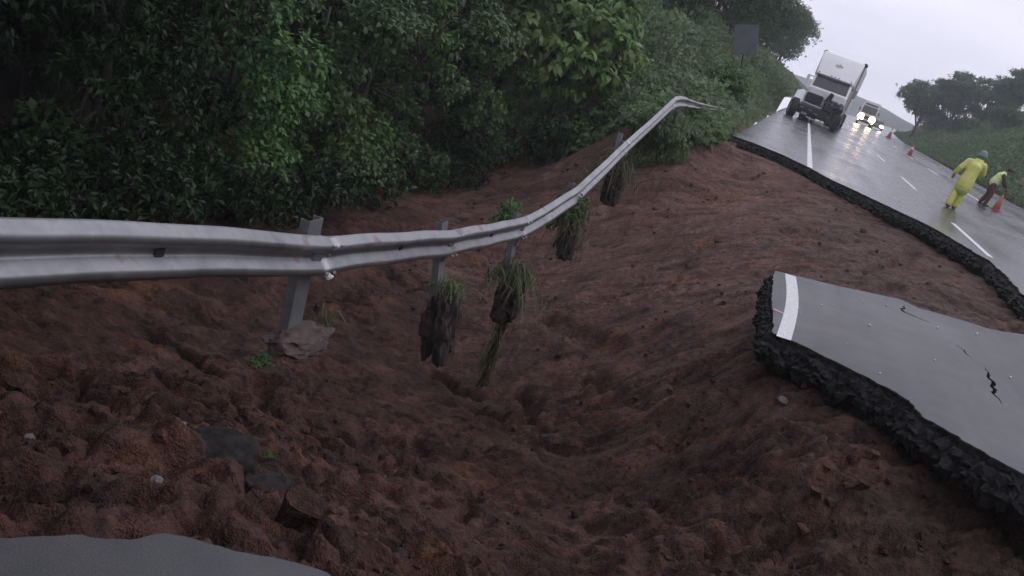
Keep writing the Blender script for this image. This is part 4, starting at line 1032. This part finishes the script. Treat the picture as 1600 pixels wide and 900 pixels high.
rg = np.random.RandomState(21); N = 26; X = rg.uniform(0.7, 3.6, N); Y = rg.uniform(7.2, 12.2, N); k = in_poly(X, Y, slab_poly); X, Y = X[k], Y[k]; N = len(X)
S = 0.005 + 0.016 * rg.rand(N) ** 3; V = iv[None] * (S[:, None] * rg.uniform(0.6, 1.3, (N, 3)))[:, None, :] + np.stack([X, Y, slab_z(X, Y) + S * 0.5], -1)[:, None]
o = link("slab_crumbs", np_mesh("slab_crumbs", V.reshape(-1, 3), (fi[None] + (np.arange(N) * len(iv))[:, None, None]).reshape(-1, 3), M['paint'], False)); tag(o, "crumbs of stone scattered on the sunken slab", "crumbs", None, "stuff")

# ------------------------------------------------------------------ signboard on the bank
M['sign'] = plain("grey_sign_back", (0.12, 0.13, 0.135), 0.5, 0.3, 0.15, 3)
M['dark_metal'] = plain("dark_metal", (0.05, 0.05, 0.055), 0.5, 0.5)
t = empty("signboard", (-2.75, 36.0, 0.2)); tag(t, "grey metal signboard seen from behind, leaning among the bank's vines", "sign")
rq = Matrix.Rotation(R(-17), 3, 'Y')
MB().box((-0.19, 0, 2.58), (0.90, 0.03, 1.12), rq).build("panel", M['sign'], t, bevel=0.012)
for s in (-0.24, 0.24): MB().box(Vector((-0.19, 0.035, 2.58)) + rq @ Vector((0, 0, s)), (0.84, 0.035, 0.05), rq).build("stiffener", M['dark_metal'], t)
MB().tube([(0.55, 0.07, -0.4), (0.22, 0.07, 1.0), (-0.36, 0.07, 3.1)], 0.035, 8).build("post", M['dark_metal'], t)

# ------------------------------------------------------------------ wrecked truck
M['white'] = plain("white_truck_paint", (0.84, 0.84, 0.85), 0.35, 0, 0.04, 2)
M['white_dirty'] = plain("grimy_white_panel", (0.62, 0.61, 0.61), 0.55, 0, 0.15, 2)
M['black'] = plain("black_plastic", (0.02, 0.02, 0.022), 0.55, 0, 0.4, 6)
M['tyre'] = plain("tyre_rubber", (0.022, 0.022, 0.024), 0.8, 0, 0.3, 9)
M['chrome'] = plain("scuffed_chrome", (0.62, 0.62, 0.64), 0.25, 0.9)
M['greyp'] = plain("grey_trim", (0.28, 0.28, 0.30), 0.6, 0, 0.2)
M['emblem'] = plain("faded_emblem", (0.42, 0.45, 0.40), 0.6, 0, 0.3, 6)
m, nt, b = new_mat("dark_windscreen"); b.inputs['Base Color'].default_value = (0.055, 0.06, 0.065, 1); b.inputs['Roughness'].default_value = 0.12; M['glass'] = m
def wheel(parent, c, r, w, rim=True, turn=0.0):
    c = Vector(c); q = Matrix.Rotation(turn, 3, 'Z'); ax = q @ Vector((1, 0, 0))
    mb = MB(); rings = []
    for off, rr in ((-.5, .62), (-.5, .86), (-.42, .97), (-.2, 1.0), (.2, 1.0), (.42, .97), (.5, .86), (.5, .62)):
        rings.append([c + ax * off * w + (q @ Vector((0, math.cos(k / 24 * 6.283), math.sin(k / 24 * 6.283)))) * rr * r for k in range(24)])
    mb.loft(rings, True); wo_ = mb.build("wheel", M['tyre'], parent, False)
    for s in (-1, 1):
        mb = MB(); rings = [[c + ax * (s * off * w) + (q @ Vector((0, math.cos(k / 18 * 6.283), math.sin(k / 18 * 6.283)))) * rr * r for k in range(18)] for off, rr in ((.501, .6), (.40, .5), (.40, .2), (.52, .16), (.52, .05))]
        mb.loft(rings, True).build("rim", M['greyp'], wo_)
    return wo_

tk = empty("wrecked_truck", (1.02, 60.3, 0.0), R(-3.5), 1.13)
tag(tk, "white semi truck with smashed black front, stopped across the white edge line", "truck")
# local frame: x to the viewer's right, y away from the viewer, z up; front bumper at y = 0
cabp = [(1.55, 1.05), (1.55, 1.92), (1.70, 1.98), (2.15, 2.72), (4.55, 2.72), (4.55, 0.75), (2.1, 0.75)]
MB().prism(cabp, 'x', -1.10, 1.10).build("cab", M['white'], tk, bevel=0.05)
fair = MB(); rings = []
for y, z0, z1, w in ((2.10, 2.70, 2.80, 1.08), (2.40, 2.70, 3.28, 1.14), (2.75, 2.70, 3.80, 1.19), (2.93, 2.70, 4.03, 1.20), (3.1, 2.70, 4.10, 1.20), (4.55, 2.70, 4.12, 1.20)):
    rings.append([(-w, y, z0), (-w, y, z1 - 0.06), (-w + 0.06, y, z1), (0, y, z1 + 0.02), (w - 0.06, y, z1), (w, y, z1 - 0.06), (w, y, z0)])
fair.loft(rings, True).build("roof_fairing", M['white'], tk)
MB().add([(-1.0, 1.715, 2.03), (1.0, 1.715, 2.03), (0.96, 2.125, 2.70), (-0.96, 2.125, 2.70)], [(0, 1, 2, 3)]).build("windshield", M['glass'], tk)
MB().box((0, 1.93, 2.365), (0.035, 0.03, 0.78), Matrix.Rotation(R(-31), 3, 'X')).build("windshield_divider", M['black'], tk)
MB().box((0, 2.06, 2.76), (2.1, 0.16, 0.07)).build("sun_visor", M['greyp'], tk, bevel=0.02)
for x in (-0.95, -0.22, 0.0, 0.22, 0.95): MB().box((x, 2.14, 2.86), (0.09, 0.07, 0.05)).build("marker_light", M['greyp'], tk)
em = MB(); pts = [(-.28, 0), (-.16, .09), (-.04, .07), (.03, .14), (.12, .08), (.3, .02), (.2, -.06), (.06, -.05), (-.03, -.12), (-.14, -.06)]
em.add([(x * 0.9 - 0.05, 2.55 + 0.62 * z - 0.035, 3.50 + z) for x, z in pts], [tuple(range(len(pts)))]).build("emblem", M['emblem'], tk)
MB().box((0, 1.50, 1.72), (2.0, 0.12, 0.46)).build("cowl_panel", M['white'], tk, bevel=0.03)
MB().box((-0.55, 1.30, 1.36), (0.95, 0.35, 0.52)).build("radiator", M['black'], tk, bevel=0.04)
MB().box((-0.45, 1.02, 1.00), (1.25, 0.10, 0.09), Matrix.Rotation(R(3), 3, 'Y')).build("crossbar", M['chrome'], tk, bevel=0.02)
MB().prism([(0.9, 0.35), (0.75, 0.5), (0.75, 0.85), (1.0, 0.98), (1.6, 0.98), (1.6, 0.35)], 'x', -1.15, 1.15).build("bumper", M['black'], tk, bevel=0.03)
for x, z in ((-0.95, 0.72), (-0.45, 0.70), (-0.1, 0.60)): MB().box((x, 0.74, z), (0.22, 0.02, 0.045)).build("bumper_slot", M['greyp'], tk)
MB().box((-0.72, 0.72, 0.42), (0.34, 0.06, 0.14)).build("fog_lamp", M['greyp'], tk, bevel=0.02)
MB().box((-0.30, 0.66, 0.28), (0.5, 0.05, 0.07), Matrix.Rotation(R(5), 3, 'Y')).build("loose_trim", M['chrome'], tk, bevel=0.01)
fd = MB(); fd.loft([[(-1.62, 1.0, 0.95), (-1.58, 1.35, 1.45), (-1.35, 1.55, 1.62), (-1.12, 1.6, 1.55), (-1.10, 1.25, 1.2), (-1.12, 1.05, 0.78)], [(-1.66, 1.05, 0.95), (-1.62, 1.45, 1.50), (-1.35, 1.66, 1.66), (-1.12, 1.7, 1.6), (-1.14, 1.35, 1.2), (-1.16, 1.15, 0.78)]], True)
fd.build("fender", M['white'], tk)
wheel(tk, (-1.46, 1.25, 0.55), 0.57, 0.42, True, R(14)); wheel(tk, (1.10, 1.62, 0.50), 0.52, 0.30, True, R(-10))
# smashed engine and body on the right of the front
lump_obj("engine_wreck", lump(0.50, 0.42, 0.52, 3.3, 3, 0.55, 2.0, 0.1), M['black'], tk, (0.52, 1.10, 1.12))
lump_obj("torn_panel", lump(0.16, 0.12, 0.38, 5.1, 2, 0.6, 1.5, 0.1), M['black'], tk, (0.22, 1.05, 1.62), (0.1, 0.2, 0.3))
lump_obj("crushed_bumper", lump(0.48, 0.36, 0.42, 8.1, 3, 0.5, 2.2, 0.12), M['black'], tk, (0.92, 0.92, 0.55))
lump_obj("hanging_wiring", lump(0.22, 0.2, 0.3, 9.4, 2, 0.6, 2.2), M['dark_metal'], tk, (0.98, 0.98, 1.30))
for i in range(5):
    r = random.Random(i + 40); MB().box((0.3 + r.random() * 0.9, 0.72 + r.random() * 0.3, 0.25 + r.random() * 1.2), (0.05, 0.04, r.uniform(0.25, 0.6)), Matrix.Rotation(r.uniform(-1.2, 1.2), 3, 'Y')).build("twisted_bracket", M['greyp' if i % 2 else 'dark_metal'], tk)
lump_obj("dangling_scrap", lump(0.22, 0.1, 0.05, 2.4, 2, 0.5, 2), M['chrome'], tk, (0.72, 0.58, 0.12), (0, 0.2, 0))
for s in (-1, 1):
    mr_ = MB().box((s * 1.38, 1.95, 2.30), (0.18, 0.10, 0.50)).build("mirror", M['white' if s < 0 else 'greyp'], tk, bevel=0.02)
    MB().tube([(s * 1.08, 2.1, 2.5), (s * 1.38, 1.98, 2.52)], 0.02, 6).build("mirror_arm", M['dark_metal'], mr_)
    MB().tube([(s * 1.16, 4.75, 0.8), (s * 1.16, 4.75, 3.9)], 0.08, 10).build("exhaust_stack", M['chrome'], tk)
    MB().tube([(s * 0.98, 2.7, 0.72), (s * 0.98, 4.3, 0.72)], 0.30, 14).build("fuel_tank", M['greyp'], tk)
    for y in (6.2, 7.5): wheel(tk, (s * 0.98, y, 0.50), 0.52, 0.55)
    for y in (15.6, 16.9): wheel(tk, (s * 0.98, y, 0.50), 0.52, 0.55)
    MB().box((s * 0.42, 4.2, 0.78), (0.12, 6.4, 0.26)).build("chassis_rail", M['dark_metal'], tk)
MB().box((0, 11.2, 2.66), (2.56, 12.4, 2.98)).build("trailer_box", M['white_dirty'], tk, bevel=0.02)
MB().box((0, 4.99, 4.13), (2.50, 0.06, 0.12)).build("trailer_top_rail", M['greyp'], tk)
for s in (-1, 1):
    lump_obj("trailer_corner", lump(0.15, 0.16, 0.14, 6 + s, 2, 0.15, 1), M['black'], tk, (s * 1.22, 5.02, 4.10))
    MB().box((s * 1.25, 4.985, 2.7), (0.07, 0.05, 2.8)).build("trailer_corner_post", M['greyp'], tk)
MB().box((0, 11.2, 1.10), (1.1, 12.0, 0.18)).build("trailer_frame", M['dark_metal'], tk)

# ------------------------------------------------------------------ vehicles with headlights on
M['lamp'] = emit("headlight_glow", (1.0, 0.72, 0.38), 34)
M['lamp_w'] = emit("headlight_white_glow", (1.0, 0.82, 0.62), 26)
M['amber'] = emit("amber_lamp_glow", (1.0, 0.55, 0.2), 12)
hv = empty("lorry", (9.35, 146.0, 0.0), R(-3)); tag(hv, "pale lorry with both headlights glowing, right behind the wrecked truck", "lorry")
MB().prism([(0.0, 0.5), (0.0, 1.75), (0.28, 3.0), (0.5, 3.1), (2.2, 3.1), (2.2, 0.5)], 'x', -1.22, 1.22).build("cab", M['white_dirty'], hv, bevel=0.06)
MB().add([(-1.08, -0.005, 1.82), (1.08, -0.005, 1.82), (1.02, 0.255, 2.9), (-1.02, 0.255, 2.9)], [(0, 1, 2, 3)]).build("windshield", M['glass'], hv)
MB().box((0, 6.0, 2.2), (2.5, 7.4, 3.0)).build("cargo_box", M['white_dirty'], hv, bevel=0.03)
MB().box((0, 0.35, 3.22), (1.9, 0.3, 0.20)).build("roof_bar", M['black'], hv, bevel=0.03)
MB().box((0, -0.08, 0.62), (2.4, 0.2, 0.38)).build("bumper", M['black'], hv, bevel=0.04)
MB().box((0, -0.02, 1.25), (1.2, 0.06, 0.5)).build("grille", M['black'], hv, bevel=0.02)
for s in (-1, 1):
    hl = MB().tube([(s * 0.86, -0.03, 1.18), (s * 0.86, -0.10, 1.18)], [0.46, 0.40], 16).build("headlight", M['lamp'], hv)
    MB().box((s * 1.05, -0.19, 0.62), (0.2, 0.03, 0.12)).build("fog_lamp", M['amber'], hv)
    MB().box((s * 1.42, 0.2, 2.2), (0.2, 0.1, 0.5)).build("mirror", M['black'], hv, bevel=0.02)
    for y in (1.2, 7.4): wheel(hv, (s * 1.02, y, 0.48), 0.48, 0.32)
cr_ = empty("car", (11.75, 151.0, 0.0), R(-4)); tag(cr_, "small distant car with one bright headlight right of the glowing lorry", "car")
MB().prism([(0.0, 0.35), (0.0, 0.75), (0.15, 0.85), (1.1, 0.98), (1.8, 1.45), (3.2, 1.45), (4.0, 1.0), (4.3, 0.9), (4.3, 0.35)], 'x', -0.82, 0.82).build("body", M['greyp'], cr_, bevel=0.08)
MB().add([(-0.66, 1.12, 1.03), (0.66, 1.12, 1.03), (0.62, 1.74, 1.42), (-0.62, 1.74, 1.42)], [(0, 1, 2, 3)]).build("windshield", M['glass'], cr_)
MB().tube([(0.55, 0.0, 0.66), (0.55, -0.05, 0.66)], [0.27, 0.24], 14).build("headlight", M['lamp_w'], cr_)
MB().tube([(-0.55, 0.0, 0.66), (-0.55, -0.03, 0.66)], [0.12, 0.10], 12).build("headlight", M['greyp'], cr_)
MB().box((0, -0.03, 0.45), (1.6, 0.14, 0.2)).build("bumper", M['black'], cr_, bevel=0.03)
for s in (-1, 1):
    for y in (0.8, 3.3): wheel(cr_, (s * 0.74, y, 0.31), 0.31, 0.2)

# ------------------------------------------------------------------ traffic cones
M['cone'] = plain("faded_cone_orange", (0.50, 0.15, 0.11), 0.5, 0, 0.2)
M['band'] = plain("reflective_band", (0.75, 0.75, 0.75), 0.4)
def cone(loc, s, label, band=True):
    t = empty("traffic_cone", loc, 0.3, s); tag(t, label, "cone", None)
    MB().box((0, 0, 0.02), (0.40, 0.40, 0.04)).build("base", M['cone'], t, bevel=0.01)
    MB().tube([(0, 0, 0.04), (0, 0, 0.40), (0, 0, 0.70), (0, 0, 0.72)], [0.155, 0.085, 0.032, 0.02], 20).build("cone_body", M['cone'], t, True)
    if band: MB().tube([(0, 0, 0.42), (0, 0, 0.56)], [0.085, 0.062], 20).build("reflective_band", M['band'], t, True)
cone((8.46, 39.05, 0.004), 0.92, "orange traffic cone at the feet of the person in the vest", False)
cone((8.6, 72.6, 0.004), 1.15, "red traffic cone standing alone on the road beyond the two people")
cone((10.9, 118.0, 0.004), 1.7, "distant pale banded cone right of the headlights")
# orange plate half sunk in the roadside grass
t = empty("marker_plate", (15.3, 66.0, 0.6)); tag(t, "small orange marker plate in the grass right of the two people", "marker plate")
MB().box((0, 0, 0.75), (0.85, 0.03, 0.65), Matrix.Rotation(R(20), 3, 'Y')).build("plate", plain("faded_orange_plate", (0.5, 0.22, 0.10), 0.6, 0, 0.3), t, bevel=0.01)
MB().tube([(0, 0.04, -0.5), (0, 0.04, 0.9)], 0.03, 8).build("post", M['dark_metal'], t)

# ------------------------------------------------------------------ people
def fused(name, caps, mat, parent, voxel, smooth_it=6):
    """capsule chains fused into one continuous surface"""
    mb = MB()
    for pts, rad in caps:
        mb.tube(pts, rad, 12)
        for p, r in ((pts[0], rad[0]), (pts[-1], rad[-1])):
            p = Vector(p); mb.loft([[p + Vector((math.cos(k / 10 * 6.283) * math.sin(a) * r, math.sin(k / 10 * 6.283) * math.sin(a) * r, math.cos(a) * r)) for k in range(10)] for a in (0.15, 0.7, 1.25, 1.9, 2.45, 2.99)], True)
    tmp = link("tmp", mb.mesh("tmp", mat, True))
    md = tmp.modifiers.new("r", 'REMESH'); md.mode = 'VOXEL'; md.voxel_size = voxel; md.use_smooth_shade = True
    ms = tmp.modifiers.new("s", 'SMOOTH'); ms.iterations = smooth_it; ms.factor = 0.5
    dg = bpy.context.evaluated_depsgraph_get()
    me = bpy.data.meshes.new_from_object(tmp.evaluated_get(dg)); me.name = name
    bpy.data.objects.remove(tmp)
    me.materials.clear(); me.materials.append(mat)
    me.polygons.foreach_set("use_smooth", [True] * len(me.polygons))
    return link(name, me, parent)

M['skin'] = plain("skin", (0.22, 0.12, 0.08), 0.6)
M['rain'] = plain("yellow_rain_suit", (0.62, 0.63, 0.17), 0.42, 0, 0.12, 6, 0.3)
M['boot'] = plain("dark_boot", (0.03, 0.03, 0.032), 0.6)
M['hat'] = plain("grey_helmet", (0.20, 0.24, 0.25), 0.5)
M['vest'] = plain("lime_reflective_vest", (0.68, 0.80, 0.32), 0.5, 0, 0.1)
M['shirt'] = plain("dark_shirt", (0.05, 0.06, 0.055), 0.8)
M['trouser'] = plain("dark_red_trousers", (0.11, 0.045, 0.05), 0.85, 0, 0.2)
M['strip'] = plain("silver_strip", (0.75, 0.75, 0.72), 0.35, 0.2)
def hand(wr, d, side):
    """palm, four unequal fingers and a thumb from the palm's side"""
    wr = Vector(wr); d = Vector(d).normalized(); s = d.cross(Vector((0, 0, 1))); s = s.normalized() if s.length > 0.1 else Vector((1, 0, 0)); n = s.cross(d)
    out = [([wr, wr + d * 0.05, wr + d * 0.09], [0.030, 0.036, 0.034])]
    for k, L in enumerate((0.07, 0.082, 0.078, 0.06)):
        a = wr + d * 0.09 + s * (k - 1.5) * 0.020; m_ = a + d * L * 0.5 + n * -0.006; out.append(([a, m_, m_ + (d * 0.8 - n * 0.6).normalized() * L * 0.5], [0.0105, 0.0095, 0.008]))
    a = wr + d * 0.035 + s * 0.032 * side; out.append(([a, a + (d * 0.6 + s * side * 0.7).normalized() * 0.035, a + (d * 0.9 + s * side * 0.4).normalized() * 0.065], [0.012, 0.011, 0.009]))
    return out
def face(parent, hc, fd_):
    hc = Vector(hc); f = Vector(fd_).normalized(); s = f.cross(Vector((0, 0, 1))).normalized()
    for k in (-1, 1):
        MB().tube([hc + f * 0.088 + s * 0.032 * k, hc + f * 0.097 + s * 0.032 * k], [0.012, 0.008], 8).build("eye", M['boot'], parent)
    MB().tube([hc + f * 0.09 + s * 0.022 + Vector((0, 0, -0.07)), hc + f * 0.093 + Vector((0, 0, -0.072)), hc + f * 0.09 - s * 0.022 + Vector((0, 0, -0.07))], [0.005, 0.008, 0.005], 6).build("mouth", M['trouser'], parent)
def head_caps(nk, hc, f):
    nk, hc, f = Vector(nk), Vector(hc), Vector(f).normalized(); s = f.cross(Vector((0, 0, 1))).normalized()
    return [([nk, hc + Vector((0, 0, -0.06))], [0.062, 0.058]), ([hc + Vector((0, 0, -0.05)) + f * 0.02, hc + Vector((0, 0, 0.03))], [0.078, 0.098]), ([hc + f * 0.08 + Vector((0, 0, -0.005)), hc + f * 0.112 + Vector((0, 0, -0.035))], [0.012, 0.017]),
            ([hc + s * 0.09, hc + s * 0.102 + Vector((0, 0, -0.02))], [0.016, 0.012]), ([hc - s * 0.09, hc - s * 0.102 + Vector((0, 0, -0.02))], [0.016, 0.012])]

# person in yellow rain gear, seen from behind, walking away to the right
pa = empty("person", (5.36, 29.9, 0.004), 0.0, 1.04); tag(pa, "person in yellow rain jacket and trousers walking away over the wet road", "person")
f = Vector((0.45, 0.9, 0)).normalized(); s = Vector((0.9, -0.45, 0))
H = {'pel': (0.0, 0, 0.95), 'ch': (0.06, 0.10, 1.32), 'nk': (0.09, 0.15, 1.50), 'hd': (0.12, 0.20, 1.66)}
lf = [(-0.09, 0.03, 0.92), (-0.13, 0.02, 0.50), (-0.17, -0.10, 0.09)]; rf = [(0.09, -0.03, 0.92), (0.08, 0.10, 0.50), (0.03, 0.10, 0.09)]
la = [(-0.15, 0.16, 1.43), (-0.30, 0.10, 1.17), (-0.36, 0.16, 0.96)]; ra = [(0.26, 0.08, 1.43), (0.36, 0.20, 1.20), (0.34, 0.40, 1.10)]
fused("body", [([H['pel'], (0.03, 0.05, 1.15), H['ch'], (0.08, 0.13, 1.45)], [0.14, 0.125, 0.15, 0.10]), (lf, [0.085, 0.06, 0.042]), (rf, [0.085, 0.06, 0.042]), (la, [0.052, 0.042, 0.03]), (ra, [0.052, 0.042, 0.03])]
      + head_caps(H['nk'], H['hd'], f) + hand(la[2], (-0.05, 0.1, -1), 1) + hand(ra[2], (0.0, 1, -0.2), -1), M['skin'], pa, 0.012, 3)
face(pa, H['hd'], f)
fused("jacket", [([(-0.01, 0, 0.68), (0.0, 0.01, 0.85), (0.03, 0.05, 1.12), (0.06, 0.10, 1.34), (0.08, 0.13, 1.47)], [0.235, 0.225, 0.195, 0.205, 0.125]), ([la[0], la[1], (-0.35, 0.15, 1.0)], [0.095, 0.085, 0.068]), ([ra[0], ra[1], (0.345, 0.36, 1.12)], [0.095, 0.085, 0.068]), ([(-0.10, 0.15, 1.43), (0.22, 0.08, 1.43)], [0.10, 0.10])], M['rain'], pa, 0.022, 4)
fused("trousers", [([lf[0], lf[1], (-0.165, -0.08, 0.12)], [0.12, 0.105, 0.10]), ([rf[0], rf[1], (0.035, 0.10, 0.12)], [0.12, 0.105, 0.10])], M['rain'], pa, 0.022, 4)
for a in (lf[2], rf[2]): fused("boot", [([(a[0], a[1], 0.16), (a[0], a[1], 0.06)], [0.06, 0.06]), ([(a[0] - f.x * 0.03, a[1] - f.y * 0.03, 0.05), (a[0] + f.x * 0.17, a[1] + f.y * 0.17, 0.042)], [0.05, 0.04])], M['boot'], pa, 0.016, 3)
hm = fused("helmet", [([(0.12, 0.20, 1.70), (0.12, 0.20, 1.745)], [0.122, 0.112])], M['hat'], pa, 0.014, 2)
MB().tube([(0.12, 0.20, 1.685), (0.12, 0.20, 1.70)], [0.15, 0.14], 20).build("brim", M['hat'], hm)
fused("collar", [([(0.03, 0.17, 1.51), (0.15, 0.12, 1.51)], [0.075, 0.075])], M['rain'], pa, 0.014, 3)

# person in a reflective vest bending towards a cone, facing right
pb = empty("person", (7.98, 39.3, 0.004), 0.0, 1.0); tag(pb, "person in lime reflective vest and dark trousers stooping over a cone", "person")
f = Vector((0.95, -0.3, 0)).normalized()
lf = [(0.02, 0.09, 0.90), (0.02, 0.12, 0.47), (-0.10, 0.12, 0.09)]; rf = [(0.02, -0.09, 0.90), (0.10, -0.12, 0.47), (0.04, -0.12, 0.09)]
la = [(0.20, 0.19, 1.32), (0.36, 0.22, 1.08), (0.50, 0.12, 0.90)]; ra = [(0.18, -0.19, 1.32), (0.34, -0.22, 1.08), (0.50, -0.14, 0.90)]
fused("body", [([(0.0, 0, 0.92), (0.06, 0, 1.10), (0.16, 0, 1.27), (0.22, 0, 1.38)], [0.135, 0.12, 0.145, 0.095]), (lf, [0.085, 0.06, 0.042]), (rf, [0.085, 0.06, 0.042]), (la, [0.052, 0.042, 0.03]), (ra, [0.052, 0.042, 0.03])]
      + head_caps((0.26, 0, 1.42), (0.33, -0.01, 1.56), f) + hand(la[2], (0.5, -0.1, -0.9), -1) + hand(ra[2], (0.5, 0.1, -0.9), 1), M['skin'], pb, 0.012, 3)
face(pb, (0.33, -0.01, 1.56), f)
fused("shirt", [([(0.02, 0, 0.90), (0.07, 0, 1.10), (0.17, 0, 1.28), (0.22, 0, 1.37)], [0.155, 0.145, 0.165, 0.11]), ([la[0], la[1], (0.46, 0.15, 0.95)], [0.075, 0.06, 0.048]), ([ra[0], ra[1], (0.46, -0.17, 0.95)], [0.075, 0.06, 0.048]), ([(0.2, 0.17, 1.33), (0.18, -0.17, 1.33)], [0.085, 0.085])], M['shirt'], pb, 0.02, 3)
vs = fused("vest", [([(0.01, 0, 0.96), (0.06, 0, 1.12), (0.15, 0, 1.29), (0.19, 0, 1.36)], [0.185, 0.175, 0.19, 0.135]), ([(0.16, 0.13, 1.35), (0.15, -0.13, 1.35)], [0.09, 0.09])], M['vest'], pb, 0.02, 3)
MB().tube([(0.035, 0, 1.02), (0.05, 0, 1.07)], [0.188, 0.186], 24, False).build("reflective_strip", M['strip'], vs)
fused("trousers", [([lf[0], lf[1], (-0.09, 0.12, 0.12)], [0.115, 0.09, 0.08]), ([rf[0], rf[1], (0.045, -0.12, 0.12)], [0.115, 0.09, 0.08])], M['trouser'], pb, 0.02, 3)
for a in (lf[2], rf[2]): fused("shoe", [([(a[0], a[1], 0.10), (a[0], a[1], 0.05)], [0.05, 0.05]), ([(a[0] - 0.03, a[1], 0.045), (a[0] + 0.16, a[1] - 0.04, 0.04)], [0.045, 0.038])], M['boot'], pb, 0.016, 3)
fused("cap", [([(0.33, -0.01, 1.60), (0.33, -0.01, 1.635)], [0.112, 0.10]), ([(0.40, -0.03, 1.615), (0.50, -0.06, 1.60)], [0.05, 0.04])], M['boot'], pb, 0.014, 2)

# ------------------------------------------------------------------ haze of the rain
mh = bpy.data.materials.new("rain_haze"); mh.use_nodes = True; nt = mh.node_tree; nt.nodes.clear()
ho = nt.nodes.new('ShaderNodeOutputMaterial'); pv = nt.nodes.new('ShaderNodeVolumePrincipled')
pv.inputs['Color'].default_value = (0.88, 0.90, 0.96, 1); pv.inputs['Density'].default_value = 0.0010; pv.inputs['Anisotropy'].default_value = 0.2
nt.links.new(pv.outputs['Volume'], ho.inputs['Volume'])
hz = MB().box((0, 260, 12), (560, 600, 42)).build("haze", mh); tag(hz, "thin grey rain haze in the air", "haze", None, "stuff")
